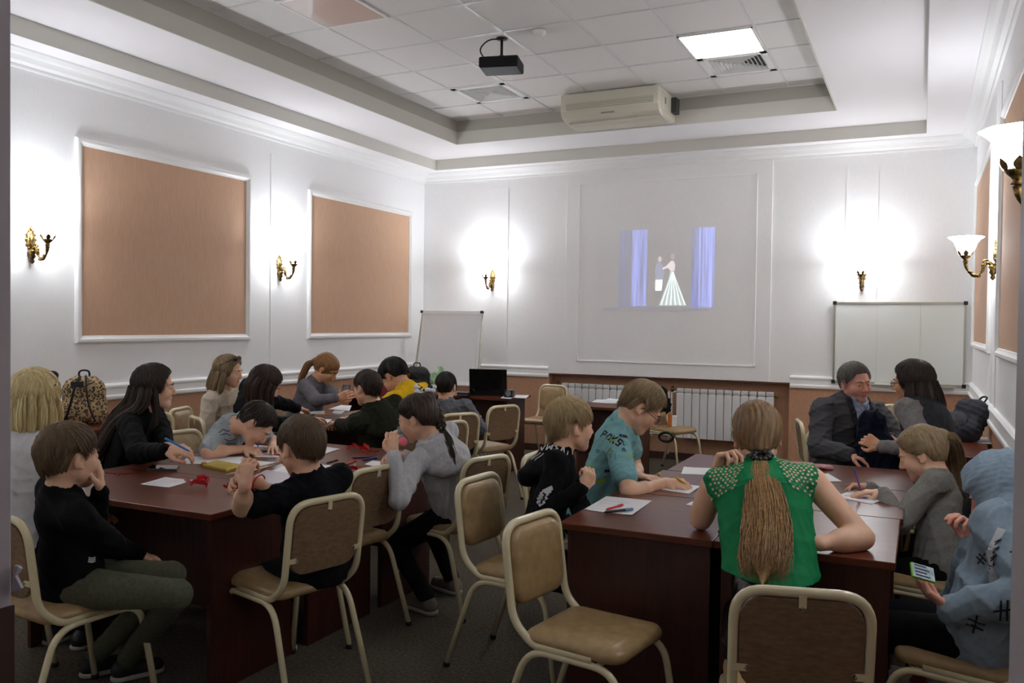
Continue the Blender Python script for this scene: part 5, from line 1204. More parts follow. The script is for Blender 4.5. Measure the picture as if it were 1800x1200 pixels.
# man in suit
suit = cloth('charcoal_suit', S(84, 84, 88), S(70, 70, 74), sc=120)
P = person('grey haired man in a charcoal suit jacket and pale blue shirt turning towards the woman', (-.46, 6.00, .50), -62, None, -50, (-0.385, 5.964, 1.156), -50, 8, 6, s=1.06, hs=1.06, RW=(-0.357, 5.523, 0.743), LW=(-0.245, 5.801, 0.839), rp=(-1, .2, -.6), lp=(.8, .6, -.6), rd=(.6, -.4, -.1), ld=(.6, -.4, 0), tone='pink', shirt=suit, pants=suit, fat=1.3, loose=.022, hairdo=('boy', H_grey, dict(thick=.009)), vox=.0055, seed=17, wr=.006, neckcut=1, old=True, brows=mat('grey_brow', S(90, 84, 78), .8))
lb = cloth('pale_blue_shirt', S(168, 180, 206), S(156, 168, 196))
n0 = P['neck']+P['up']*.02; shoot_ = unit(P['sf']+P['up']*.15)
decal(P['shirt'], P['root'], 'shirt_front', [[(-.058*(1-k/20)-.004, -.015*k), (.058*(1-k/20)+.004, -.015*k)] for k in range(20)], n0, P['sr'], P['up'], 1.0, lb, .017, .004, shoot=shoot_)
decal(P['shirt'], P['root'], 'lapel', [[(q*.075, .01), (q*.070, -.05), (q*.050, -.14), (q*.006, -.31)] for q in (-1, 1)], n0, P['sr'], P['up'], 1.0, cloth('suit_lapel', S(50, 50, 54)), .034, .007, shoot=shoot_)
decal(P['shirt'], P['root'], 'shirt_collar', [[(q*.052, .02), (q*.030, -.035), (q*.010, -.012)] for q in (-1, 1)], n0, P['sr'], P['up'], 1.0, lb, .022, .010, shoot=shoot_)
decal(P['shirt'], P['root'], 'button_line', [[(0, -.02), (.002, -.28)]], n0, P['sr'], P['up'], 1.0, cloth('shirt_placket', S(148, 160, 190)), .003, .006, shoot=shoot_)
# woman in vest
P = person('dark haired woman with glasses, dark grey vest and light grey sleeves', (.15, 5.34, .50), 165, None, 150, (-0.047, 5.605, 1.191), 166, 6, 0, s=1.02, hs=1.02, RW=(-.22, 5.62, .66), LW=(-0.196, 5.236, 0.843), rp=(.2, .6, -1), lp=(.3, -.7, -1), rd=(-1, .3, .3), ld=(-1, .35, .45), rn=(0, -1, 0), ln=(0, .8, -.2), rc=.9, lc=.85, tone='warm', shirt=cloth('light_grey_sleeves', S(138, 136, 136), S(126, 124, 124)), pants=navy, fat=1.12, hairdo=('long', H_dark, dict(thick=.018, strandn=260)), vox=.0055, seed=18, wr=.004, bust=1)
Fv = Field(); fat_ = 1.12; e = .022
Fv.cap(P['neck']-P['up']*.115, P['hip']+P['up']*.12, .140*fat_+e, .132*fat_+e, .03, sq=(P['sf'], .74)); Fv.cap(P['hip']+P['up']*.12, P['hip'], .132*fat_+e, .156*fat_+e, .03, sq=(P['sf'], .88)); Fv.cap(P['neck']-P['up']*.03-P['sr']*.09, P['neck']-P['up']*.03+P['sr']*.09, .062, .062, .03)
for S_ in (P['SR'], P['SL']): Fv.ell(S_+unit(S_-P['neck'])*.05, V3(.06, .06, .085), np.stack([P['sr'], P['sf'], P['up']], 1), .012, sub=True)
Fv.cap(P['neck']+P['up']*.01+P['sf']*.03, P['neck']+P['up']*.15, .062, .075, .01, sub=True)
V, Q = Fv.mesh(.007, disp=wrinkle(.003, 1, 21), cuts=[(P['hip']-V3(0, 0, .06), (0, 0, -1))]); nobj('vest', V, Q, cloth('dark_grey_vest', S(58, 60, 64), S(50, 52, 56)), P['root'])
for q, a in enumerate((-2.6, 3.14, 2.6, 2.1, -2.1, 1.6, -1.6)):
    c, s_ = math.cos(a), math.sin(a)
    lock('hair_lock', P['root'], [T2(P, s_*.085, -.014+c*.10, .0), T2(P, s_*.10, -.014+c*.115, -.08), T2(P, s_*.105, -.02+c*.12, -.15), T2(P, s_*.085, -.02+c*.12, -.205)], [.030, .040, .036, .014], H_dark, n=34, seed=q, frizz=.3, sq=.55)
glasses(P, M_black)
# girl with ponytail right
P = person('girl with a fair ponytail and grey sweater drawing at the right table', (.10, 4.10, .48), 168, None, 176, (0.010, 4.273, 0.949), 172, 26, 0, s=.86, hs=.98, RW=(-0.207, 4.279, 0.775), LW=(-0.142, 4.165, 0.775), rp=(.2, .9, -.6), lp=(.2, -.9, -.6), rd=(-1, .0, 0), ld=(-1, -.2, 0), rn=(0, -.5, -1), rc=.75, lc=.25, ls=.08, tone='fair', shirt=cloth('ash_sweater', S(136, 134, 128), S(122, 120, 114), sc=120, bump=.2), pants=cloth('black_leggings', S(18, 18, 21)), hairdo=('girl', H_fair, dict(thick=.011, strandn=420, tie=(.0, -.112, .040))), vox=.0045, seed=19, wr=.004)
lock('ponytail', P['root'], [P['T'](0, -.115, .04), P['T'](0, -.150, .03), V3(*(0.153, 4.407, 0.903))-P['o0'], V3(*(0.159, 4.408, 0.804))-P['o0'], V3(*(0.156, 4.404, 0.731))-P['o0']], [.016, .042, .050, .042, .010], hair_mat('fair_tail', S(146, 122, 88), S(104, 84, 58)), n=110, seed=5, frizz=.5, sq=.7)
mb = MB(); c0 = P['T'](0, -.120, .04); mb.ball(c0, (.020, .020, .022), 10); mb.build('hair_tie', M_black, P['root'])
mb = MB(); mb.ball(c0+V3(-.003, -.022, 0), .006, 8); mb.build('hair_tie_bead', mat('white_bead', S(240, 240, 240), .2), P['root'])
pen(V3(*(-0.230, 4.160, 0.762)), V3(*(-0.230, 4.160, 0.762))+V3(-.035, -.01, .12), mat('purple_pen', S(110, 84, 150), .4), .0045, 'purple pen held by the girl in the grey sweater')
# person in light blue hoodie
hood_m = cloth('light_blue_hoodie', S(134, 150, 163), S(122, 139, 152), sc=60)
P = person('person in a light blue hoodie, hood up, holding a phone', (.22, 3.20, .50), 165, None, 158, (0.256, 3.415, 0.942), 168, 30, 0, s=.98, hs=.98, RW=(0.178, 3.339, 0.762), LW=(0.106, 3.046, 0.621), rp=(.2, .6, -1), lp=(.6, -.8, -.7), rd=(-.15, .1, 1), ld=(-1, .2, .55), rn=(-.8, -.5, .2), ln=(.3, .5, 1), rc=.9, lc=.45, tone='pink', shirt=hood_m, pants=blk, vox=.0048, seed=20, wr=.007, fat=1.0, loose=.03, hairdo=('boy', H_dark, {}))
Fh = Field(); M = P['M']; hs = P['hs']; T = P['T']
Fh.ell(T(0, -.022, .030), V3(.108, .135, .122)*hs, M, .03); Fh.cap(T(0, -.03, -.02), P['neck']+P['up']*.01-P['sf']*.02, .105, .105, .04)
Fh.ell(T(0, .150, -.005), V3(.086, .115, .128)*hs, M, .02, sub=True)
Fh.cap(P['neck']-P['sr']*.08, P['neck']+P['sr']*.08, .075, .075, .04)
V, Q = Fh.mesh(.0055, disp=wrinkle(.005, 1.2, 31)); nobj('hood', V, Q, hood_m, P['root'])
Fp_ = Field(); a0, a1 = P['hip']+P['up']*.10+P['sf']*.12, P['neck']-P['up']*.14+P['sf']*.13
vd3 = unit(V3(0, 0, 1.52)-V3(*(0.244, 3.091, 0.669)))
for (pos, sz, rot) in (((0.251, 3.094, 0.629), .05, .1), ((0.168, 2.997, 0.599), .045, 1.3), ((0.297, 3.230, 0.784), .04, .2), ((0.197, 3.237, 0.746), .03, .9)):
    c, s_ = math.cos(rot), math.sin(rot); u_ = rgt*c+upv*s_; v_ = -rgt*s_+upv*c
    decal(P['shirt'], P['root'], 'hash_mark', [[(-.25, -.6), (-.1, .6)], [(.15, -.6), (.3, .6)], [(-.6, .0), (.7, .05)]], Vector(pos)-Vector(P['o0']), u_, v_, sz, M_ink, .006, shoot=vd3)
decal(P['shirt'], P['root'], 'chest_panel', [[(.22, 1.0), (-.15, .2), (.0, -.75)]], Vector((0.234, 3.255, 0.745))-Vector(P['o0']), rgt, upv, .09, mat('panel_white', S(186, 186, 190), .8), .026, shoot=vd3)
decal(P['shirt'], P['root'], 'chest_lettering', [[(.16-.08*k, .75-.36*k), (.42-.08*k, .86-.36*k)] for k in range(4)]+[[(.16-.08*k, .62-.36*k), (.42-.08*k, .86-.36*k)] for k in range(4)], Vector((0.227, 3.252, 0.745))-Vector(P['o0']), rgt, upv, .07, M_ink, .004, .003, shoot=vd3)
PH = P

# ------------------------------------------------------------------ things on the tables
def paper(cor, lab, group='sheets of paper on the tables', m=None, th=.0012, name='paper', marks=None, mm=None, lift=.0):
    """sheet with corners on the table (world points); slightly curled"""
    c = [Vector(p) for p in cor]; o = sum(c, Vector())/4; mb = MB(); R = random.Random(len(lab)*7+int(o.x*100)); ph = R.uniform(0, 6)
    def f(u, v, dz=0): p = (c[0]*(1-u)+c[1]*u)*(1-v)+(c[3]*(1-u)+c[2]*u)*v; return p-o+Vector((0, 0, th+lift+.0025*(abs(u-.5)*2)**3*(1+math.sin(ph+v*3))*.5+dz))
    mb.grid(lambda u, v: f(u, v), 8, 6); mb.grid(lambda u, v: f(v, u, -.0008), 6, 8)
    ob = mb.build(name, m or M_paper, None); ob.location = o; tag(ob, lab, 'paper', group)
    if marks:
        k = MB()
        for (u, v, u2, v2, w_) in marks:
            a, b = f(u, v, .0006), f(u2, v2, .0006); t = (b-a).normalized(); n = Vector((-t.y, t.x, 0))*w_
            k.add([a-n, a+n, b+n, b-n], [(0, 1, 2, 3)])
        k.build('writing', mm or mat('pencil_grey', S(150, 150, 156), .8), ob, sm=False)
    return ob
def lines(n=6, seed=1): R = random.Random(seed); return [(.1, .12+.76*k/n, .1+R.uniform(.5, .8), .12+.76*k/n, .0012) for k in range(n)]
Z = TH
PL = 'sheets of paper on the left table'; PR = 'sheets of paper on the right table'; PF = 'sheets of paper on the far left table'
paper([(-3.239, 2.799, 0.750), (-3.062, 2.806, 0.750), (-3.101, 2.991, 0.750), (-3.273, 2.978, 0.750)], 'sheet of paper with faint drawing beside the red ribbon, nearest on the left table', PL, marks=lines(5, 3))
paper([(-3.512, 3.297, 0.750), (-3.257, 3.444, 0.750), (-3.390, 3.632, 0.750), (-3.651, 3.480, 0.750)], 'large ruled sheet in front of the woman with the blue pen', PL, marks=lines(7, 4))
paper([(-3.309, 3.415, 0.750), (-3.042, 3.328, 0.750), (-3.067, 3.575, 0.750), (-3.310, 3.565, 0.750)], 'sheet of paper under the hands of the boy in the black T-shirt', PL)
paper([(-3.347, 3.657, 0.750), (-3.204, 3.717, 0.750), (-3.203, 3.884, 0.750), (-3.392, 3.823, 0.750)], 'sheet of paper between the ruled sheet and the writing boy', PL)
paper([(-3.628, 3.863, 0.750), (-3.436, 3.872, 0.750), (-3.459, 4.016, 0.750), (-3.696, 4.014, 0.750)], 'drawing sheet under the pen of the boy bent over the table', PL, marks=lines(3, 8))
paper([(-2.952, 3.361, 0.750), (-2.698, 3.358, 0.750), (-2.733, 3.643, 0.750), (-3.031, 3.639, 0.750)], 'sheet of paper right behind the neck of the boy in black', PL)
paper([(-2.902, 3.137, 0.750), (-2.666, 3.090, 0.750), (-2.782, 3.383, 0.750), (-2.999, 3.372, 0.750)], 'pale violet sheet on the near edge of the left table', PL, mat('violet_paper', S(196, 186, 196), .5))
paper([(-3.160, 3.984, 0.750), (-3.067, 3.939, 0.750), (-3.114, 4.139, 0.750), (-3.279, 4.177, 0.750)], 'sheet of paper at the far end of the left table', PL)
paper([(-2.672, 3.761, 0.750), (-2.538, 3.715, 0.750), (-2.583, 3.898, 0.750), (-2.697, 3.875, 0.750)], 'sheet of paper in front of the girl in the grey hoodie', PL)
paper([(-4.573, 5.522, 0.750), (-4.370, 5.600, 0.750), (-4.538, 5.807, 0.750), (-4.675, 5.666, 0.750)], 'small sheet alone in the middle of the far left table', PF)
paper([(-4.596, 5.937, 0.750), (-4.362, 5.919, 0.750), (-4.607, 6.285, 0.750), (-4.714, 6.277, 0.750)], 'sheet of paper near the phone of the woman in grey', PF)
paper([(-4.372, 5.700, 0.750), (-4.258, 5.670, 0.750), (-4.394, 5.899, 0.750), (-4.494, 5.890, 0.750)], 'small sheet beside the arm of the boy in dark green', PF)
paper([(-4.095, 5.166, 0.750), (-3.989, 5.146, 0.750), (-4.097, 5.341, 0.750), (-4.187, 5.331, 0.750)], 'sheet of paper at the left hand of the boy in dark green', PF)
paper([(-3.771, 4.997, 0.750), (-3.656, 4.990, 0.750), (-3.818, 5.252, 0.750), (-3.904, 5.241, 0.750)], 'sheet of paper under the sleeve of the boy in dark green', PF)
paper([(-1.239, 3.291, 0.750), (-1.033, 3.286, 0.750), (-1.044, 3.604, 0.750), (-1.251, 3.599, 0.750)], 'sheet of paper with two pens on it near the blond boy', PR, marks=lines(4, 2))
paper([(-1.084, 3.871, 0.750), (-0.936, 3.833, 0.750), (-0.931, 4.036, 0.750), (-1.068, 4.074, 0.750)], 'drawing sheet under the pencil of the boy in turquoise', PR, marks=lines(3, 5))
paper([(-1.101, 4.323, 0.750), (-0.946, 4.373, 0.750), (-0.970, 4.594, 0.750), (-1.141, 4.537, 0.750)], 'blank sheet beyond the drawing boy on the right table', PR)
paper([(-0.892, 3.596, 0.750), (-0.852, 3.592, 0.750), (-0.844, 3.662, 0.750), (-0.880, 3.668, 0.750)], 'small scrap of paper left of the woman in green', PR)
paper([(-0.490, 4.452, 0.750), (-0.342, 4.519, 0.750), (-0.424, 4.709, 0.750), (-0.519, 4.655, 0.750)], 'blank sheet in the middle of the far side of the right table', PR)
paper([(-0.947, 4.628, 0.750), (-0.864, 4.635, 0.750), (-0.891, 4.809, 0.750), (-0.962, 4.790, 0.750)], 'blank sheet partly hidden behind the head of the woman in green', PR)
ob = paper([(-0.343, 4.106, 0.750), (-0.183, 4.002, 0.750), (-0.132, 4.153, 0.750), (-0.280, 4.275, 0.750)], 'coloured drawing in front of the girl in the grey sweater', PR, marks=[(.15, .3, .4, .5, .006), (.5, .3, .7, .5, .008)], mm=mat('red_crayon', S(210, 80, 90), .8))
k = MB()
for (x, y, r_) in ((-.03, .01, .010), (.02, -.012, .012)): k.lathe([(.0001, .0042), (r_, .0041)], 10, (x, y, 0))
k.build('drawing', mat('blue_crayon', S(90, 110, 200), .8), ob, sm=False)
PC = 'sheets of paper on the side desks'
paper([(0.195, 6.508, 0.750), (0.462, 6.479, 0.750), (0.439, 6.853, 0.750), (0.267, 6.784, 0.750)], 'papers on the corner desk in front of the grey bag', PC)
paper([(-2.991, 8.110, 0.720), (-2.744, 8.128, 0.720), (-2.847, 8.504, 0.720), (-3.062, 8.439, 0.720)], 'papers on the small desk by the radiator', PC)
paper([(-3.764, 7.599, 0.760), (-3.651, 7.599, 0.760), (-3.738, 7.847, 0.760), (-3.860, 7.845, 0.760)], 'white card in front of the laptop speaker', PC)
paper([(-3.682, 7.729, 0.760), (-3.549, 7.742, 0.760), (-3.663, 8.059, 0.760), (-3.802, 8.048, 0.760)], 'white sheet on the corner of the laptop desk', PC)
paper([(-2.942, 8.313, 0.724), (-2.800, 8.257, 0.724), (-2.823, 8.545, 0.724), (-2.980, 8.599, 0.724)], 'second sheet on the small desk by the radiator', PC)
def slab_thing(name, lab, cat, cor, th, m, mtop=None, group=None, z=Z):
    c = [Vector(p) for p in cor]; o = sum(c, Vector())/4; t = thing(name, lab, cat, o, 0, group)
    mb = MB(); b = [p-o for p in c]; tp = [p+Vector((0, 0, th)) for p in b]; ins = lambda L, f, dz: [p*f+Vector((0, 0, dz)) for p in L]
    V = b+ins(b, 1.0, th*.7)+ins(b, .97, th); mb.add(V, [(3, 2, 1, 0)]+[(i*4+k, i*4+(k+1) % 4, (i+1)*4+(k+1) % 4, (i+1)*4+k) for i in range(2) for k in range(4)]+[(8, 9, 10, 11)])
    mb.build('body', m, t, sm=False)
    if mtop: k = MB(); k.add([p*.93+Vector((0, 0, th+.0006)) for p in b], [(0, 1, 2, 3)]); k.build('screen', mtop, t, sm=False)
    return t
M_glassb = mat('black_phone_glass', S(14, 15, 18), .06, coat=.5)
slab_thing('smartphone', 'black smartphone lying on the left table', 'phone', [(-3.502, 3.065, 0.750), (-3.359, 3.128, 0.750), (-3.437, 3.219, 0.750), (-3.574, 3.160, 0.750)], .010, mat('phone_edge', S(90, 90, 92), .3, metal=.5), M_glassb)
slab_thing('smartphone', 'dark phone half hidden at the left side of the woman in green', 'phone', [(-0.665, 3.170, 0.750), (-0.609, 3.181, 0.750), (-0.638, 3.327, 0.750), (-0.687, 3.311, 0.750)], .009, M_black, M_glassb)
t = slab_thing('pencil_case', 'translucent yellow plastic case on the left table', 'case', [(-3.350, 3.288, 0.750), (-3.136, 3.237, 0.750), (-3.179, 3.386, 0.750), (-3.395, 3.429, 0.750)], .013, mat('yellow_plastic', S(226, 200, 80), .25, alpha=.75))
mb = MB(); mb.ball((-.09, -.03, .012), (.018, .014, .012), 8); mb.build('charm', mat('amber', S(200, 130, 60), .4), t)
# red ribbons
def ribbon(pts, lab, w_=.011):
    P_ = [Vector(p) for p in pts]; o = P_[0].copy(); path = fillet([p-o for p in P_], .02, 5); mb = MB(); V = []; n = len(path)
    for i, p in enumerate(path):
        t_ = i/(n-1); z = .004+.018*abs(math.sin(t_*9+len(lab))); tw = math.sin(t_*7)*.5
        d = (path[min(i+1, n-1)]-path[max(i-1, 0)]); d = d.normalized() if d.length else Vector((1, 0, 0)); s_ = Vector((-d.y, d.x, 0))
        up_ = Vector((0, 0, math.cos(tw)))*w_; V += [p+Vector((0, 0, z))+s_*.004, p+Vector((0, 0, z))+s_*math.sin(tw)*.012+up_]
    mb.add(V, [(2*i, 2*i+2, 2*i+3, 2*i+1) for i in range(n-1)]); mb.add([v+Vector((.0008, .0008, 0)) for v in V], [(2*i+1, 2*i+3, 2*i+2, 2*i) for i in range(n-1)])
    ob = mb.build('red_ribbon', mat('red_satin', S(190, 20, 34), .35), None); ob.location = o; return tag(ob, lab, 'ribbon', 'red ribbons on the left table')
ribbon([(-3.058, 2.885, 0.750), (-2.968, 2.843, 0.750), (-2.881, 2.862, 0.750), (-3.006, 2.979, 0.750), (-3.007, 2.914, 0.750)], 'crumpled red ribbon right of the nearest sheet', .022)
ribbon([(-3.521, 2.838, 0.750), (-3.460, 2.855, 0.750), (-3.413, 2.916, 0.750)], 'thin red ribbon at the left edge of the table', .006)
ribbon([(-2.786, 2.856, 0.750), (-2.729, 2.859, 0.750), (-2.673, 2.862, 0.750), (-2.787, 2.885, 0.750)], 'red ribbon at the table edge by the bare elbow', .012)
ribbon([(-2.700, 2.934, 0.750), (-2.643, 2.907, 0.750), (-2.634, 2.970, 0.750)], 'short red ribbon under the forearm of the boy in black', .008)
ribbon([(-3.000, 4.052, 0.750), (-3.051, 4.177, 0.750), (-2.938, 4.088, 0.750), (-2.877, 4.099, 0.750), (-2.993, 4.211, 0.750)], 'red bow of ribbon at the far right corner of the left table', .020)
ribbon([(-2.665, 3.506, 0.750), (-2.596, 3.489, 0.750), (-2.551, 3.552, 0.750), (-2.625, 3.586, 0.750)], 'red ribbon behind the empty chair of the left table', .016)
ribbon([(-2.852, 3.992, 0.750), (-2.850, 4.066, 0.750), (-2.793, 4.074, 0.750)], 'thin red ribbon behind the felt pens', .006)
ribbon([(-3.252, 3.712, 0.750), (-3.173, 3.667, 0.750), (-3.159, 3.697, 0.750)], 'short red ribbon left of the head of the boy in black', .010)
# pens
def tpen(a, b, col, lab, r=.0045, cap=None, z=.0):
    a, b = Vector(a)+Vector((0, 0, r+z)), Vector(b)+Vector((0, 0, r+z)); d = b-a
    if d.length > .16: b = a+d.normalized()*.16
    if d.length < .10: b = a+d.normalized()*.13
    return pen(a, b, mat('pen_'+col[0], col[1], .35), r, lab, PEN, mcap=mat('pen_'+cap[0], cap[1], .35) if cap else None)
BLK = ('black', S(24, 22, 26)); BLU = ('blue', S(40, 50, 150)); RED = ('red', S(200, 40, 50)); GRN = ('green', S(60, 140, 80)); PRP = ('plum', S(70, 30, 60)); WHT = ('white', S(214, 210, 208)); STL = ('steel_blue', S(120, 150, 180))
tpen((-2.858, 3.675, 0.750), (-2.871, 3.797, 0.750), BLK, 'black felt pen alone behind the head of the boy in black')
tpen((-2.762, 3.667, 0.750), (-2.630, 3.622, 0.750), PRP, 'dark plum felt pen pointing at the red ribbon', cap=BLK)
tpen((-2.742, 3.700, 0.750), (-2.772, 3.832, 0.750), RED, 'short red pen among the felt pens', .005)
tpen((-2.633, 3.621, 0.750), (-2.746, 3.782, 0.750), GRN, 'green felt pen lying across the plum pen')
tpen((-2.845, 3.880, 0.750), (-2.781, 3.940, 0.750), PRP, 'dark plum felt pen beside the blue pen')
tpen((-2.748, 3.846, 0.750), (-2.729, 3.970, 0.750), BLU, 'blue felt pen near the girl in the grey hoodie', .005)
tpen((-1.143, 3.249, 0.750), (-1.054, 3.368, 0.750), BLK, 'pen with dark tip and pale blue cap on the right table', .006, STL, z=.003)
tpen((-1.152, 3.303, 0.750), (-1.119, 3.432, 0.750), RED, 'dark red pen on the sheet near the blond boy', .005, z=.003)
mb = MB(); 
for k in range(7): mb.ball((.008*math.cos(k), .008*math.sin(k), .009+.004*math.sin(k*2)), .008, 6)
ob = mb.build('pompom', mat('yellow_green_wool', S(196, 200, 90), .9)); ob.location = (-0.367, 4.289, 0.750); tag(ob, 'tiny yellow green pompom on the right table', 'pompom')
mb = MB(); mb.ball((0, 0, .009), .009, 8); ob = mb.build('eraser', mat('yellow_rubber', S(226, 196, 50), .6)); ob.location = (-1.188, 4.217, 0.750); tag(ob, 'small yellow eraser by the far hand of the boy in turquoise', 'eraser')
# pink fabric
F = Field(); c0 = np.array((-0.593, 4.790, 0.750)); R = np.random.RandomState(3)
for k in range(16):
    a = R.uniform(-.2, .2, 2); b = a+R.uniform(-.12, .12, 2); F.cap((a[0], a[1]*.5, .008), (b[0], b[1]*.5, .018), .018, .008, .012, sq=((0, 0, 1), .8))
V, Q = F.mesh(.006, disp=wrinkle(.002, 3, 5), cuts=[((0, 0, .0005), (0, 0, -1))]); ob = nobj('pink_cloth', V, Q, cloth('pink_tulle', S(214, 170, 172), S(200, 150, 154))); ob.location = c0; tag(ob, 'crumpled pale pink cloth on the far side of the right table', 'cloth')
# phone held by the person in the hoodie
ph = np.array((0.018, 2.941, 0.756)); t = thing('smartphone', 'smartphone in a lime green case held by the person in the hoodie', 'phone', ph)
xx = unit(rgt*.80-upv*.42+V3(-.1, .2, 0)); nz = unit(unit(V3(0, 0, 1.52)-ph)*.8+V3(.5, .2, .45)); xx = unit(xx-nz*(xx@nz)); yy = np.cross(nz, xx)
Mp = Matrix([[xx[i], yy[i], nz[i], 0] for i in range(3)]+[[0, 0, 0, 1]])
boxo('case', (-.038, -.026, -.006), (.038, .026, .004), mat('lime_case', S(130, 200, 60), .4), t, .003, Mp)
boxo('screen', (-.035, -.023, .004), (.035, .023, .0052), mat('lit_phone_screen', S(90, 100, 120), .1, S(200, 214, 224), 30, emit=(.6, .7, .8), estr=.12), t, 0, Mp)
for k in range(4): boxo('screen_row', (-.028, -.018+k*.011, .0052), (.020-.01*(k % 2), -.013+k*.011, .0058), mat('screen_row_dark', S(60, 70, 90), .3), t, 0, Mp)
# phone of the woman in grey
ph = np.array((-4.164, 5.587, 0.946)); t = thing('smartphone', 'dark phone held in both hands by the woman with the ginger ponytail', 'phone', ph)
boxo('body', (-.036, -.005, -.06), (.036, .005, .06), M_black, t, .003, Matrix.Rotation(-.5, 4, 'X')); boxo('screen', (-.033, -.0058, -.055), (.033, -.005, .055), M_glassb, t, 0, Matrix.Rotation(-.5, 4, 'X'))
# laptop
lp = Vector((-3.957, 7.701, 0.760)); t = thing('laptop', 'open black laptop on the desk by the flip chart, seen from its back', 'laptop', (lp.x-.05, lp.y+.10, .76), math.radians(18))
bm = bmesh.new(); box(bm, (-.19, -.0, 0), (.19, .25, .022), .005); obj('base', bm, M_black, t)
Ml = Matrix.Translation((0, .0, .018)) @ Matrix.Rotation(math.radians(8), 4, 'X')
boxo('lid', (-.195, -.010, 0), (.195, .002, .262), mat('laptop_lid', S(12, 12, 14), .25, coat=.3), t, .005, Ml)
mb = MB(); mb.lathe([(.0001, 0), (.012, 0)], 16, (0, 0, 0), Ml @ Matrix.Translation((-.15, -.0108, .04)) @ Matrix.Rotation(math.pi/2, 4, 'X')); mb.build('lid_emblem', mat('dim_emblem', S(60, 62, 66), .4), t)
t = thing('speaker', 'small black cube speaker right of the laptop', 'speaker', Vector((-3.749, 7.762, 0.760)), math.radians(10)); boxo('body', (-.045, -.04, 0), (.045, .04, .075), M_black, t, .008)
mb = MB(); mb.lathe([(.0001, 0), (.012, .002), (.026, .004), (.030, 0)], 16, (0, -.041, .040), Matrix.Rotation(math.pi/2, 4, 'X')); mb.build('cone', mat('speaker_cone', S(110, 112, 116), .4), t)
t = thing('router', 'flat black device left of the laptop', 'device', Vector((-4.195, 7.620, 0.760)), .2); boxo('body', (-.06, -.05, 0), (.06, .05, .04), M_black, t, .006); boxo('front_strip', (-.055, -.0515, .012), (.055, -.049, .018), mat('speaker_cone'), t) if False else boxo('front_strip', (-.055, -.0515, .012), (.055, -.049, .018), MATS['speaker_cone'], t)
# bag makers
def bag(name, lab, cat, loc, rz, size, m, strapm, pocket=True, lean=0, rnd=.5, cap_m=None):
    t = thing(name, lab, cat, loc, rz); a, b, h = size; F = Field(); Mr = np.array(Matrix.Rotation(lean, 3, 'X'))
    q = lambda x, y, z: Mr @ V3(x, y, z)
    F.cap(q(-a*.25, 0, h*.24), q(a*.25, 0, h*.24), h*.25, h*.25, .04, sq=((0, 1, 0), b/(h*.5))); F.cap(q(-a*.16, 0, h*.68), q(a*.16, 0, h*.68), h*.29, h*.29, .06, sq=((0, 1, 0), b*.8/(h*.58)))
    V, Q = F.mesh(.008, disp=wrinkle(.004, 1.4, int(h*100)), cuts=[((0, 0, .002), (0, 0, -1))]); nobj('bag_body', V, Q, m, t)
    if pocket:
        F = Field(); F.ell(q(0, -b*.42, h*.30), V3(a*.36, b*.22, h*.24), Mr, .02); V, Q = F.mesh(.008, disp=wrinkle(.003, 2, 2)); nobj('pocket', V, Q, m, t)
    mb = MB(); mb.tube([Mr @ Vector(p) for p in fillet([(-.035, -.0, h*.93), (-.035, -.0, h*1.10), (.035, -.0, h*1.10), (.035, 0, h*.93)], .03, 5)], .007, 6); mb.build('handle', strapm, t)
    return t, Mr
leo = mat('leopard_print', S(176, 150, 110), .8); nt = leo.node_tree; b_ = nt.nodes['Principled BSDF']
vo = nn(nt, 'ShaderNodeTexVoronoi'); vo.inputs['Scale'].default_value = 58; vo.inputs['Randomness'].default_value = .9
nz_ = nn(nt, 'ShaderNodeTexNoise'); nz_.inputs['Scale'].default_value = 60
rp_ = nn(nt, 'ShaderNodeValToRGB'); e = rp_.color_ramp.elements; e[0].position = .22; e[0].color = (*S(140, 100, 62), 1); e[1].position = .34; e[1].color = (*S(26, 20, 16), 1)
e2 = rp_.color_ramp.elements.new(.47); e2.color = (*S(30, 24, 18), 1); e3 = rp_.color_ramp.elements.new(.56); e3.color = (*S(178, 154, 114), 1)
ad = nn(nt, 'ShaderNodeMath', operation='MULTIPLY_ADD'); ad.inputs[1].default_value = .35
nt.links.new(nt.nodes['Texture Coordinate'].outputs['Object'], vo.inputs['Vector']); nt.links.new(nt.nodes['Texture Coordinate'].outputs['Object'], nz_.inputs['Vector'])
nt.links.new(nz_.outputs['Fac'], ad.inputs[0]); nt.links.new(vo.outputs['Distance'], ad.inputs[2]); nt.links.new(ad.outputs[0], rp_.inputs[0]); nt.links.new(rp_.outputs[0], b_.inputs['Base Color'])
e[0].position = .36; e[1].position = .48; 
for q_, p_ in zip(rp_.color_ramp.elements, (.34, .46, .60, .66)): q_.position = p_
t, Mr = bag('backpack', 'leopard print backpack with black straps on the desk by the left wall', 'backpack', ((-5.400, 4.181, 0.804)[0], (-5.400, 4.181, 0.804)[1], .752), math.radians(38), (.27, .14, .35), leo, M_rub)
for s_ in (-1, 1):
    mb = MB(); mb.tube(fillet([(s_*.02, -.03, .345), (s_*.035, -.10, .28), (s_*.06, -.125, .14), (s_*.10, -.11, .03)], .05, 5), .013, 8, squash=.5); mb.build('strap', M_rub, t)
mb = MB(); mb.bx((-.06, -.105, .27), (.02, -.085, .31)); mb.build('label', M_black, t, sm=False)
slab_thing('wallet', 'black wallet lying beside the leopard backpack', 'wallet', [(-5.735, 4.500, 0.750), (-5.579, 4.506, 0.750), (-5.753, 4.677, 0.750), (-5.901, 4.681, 0.750)], .03, M_rub)
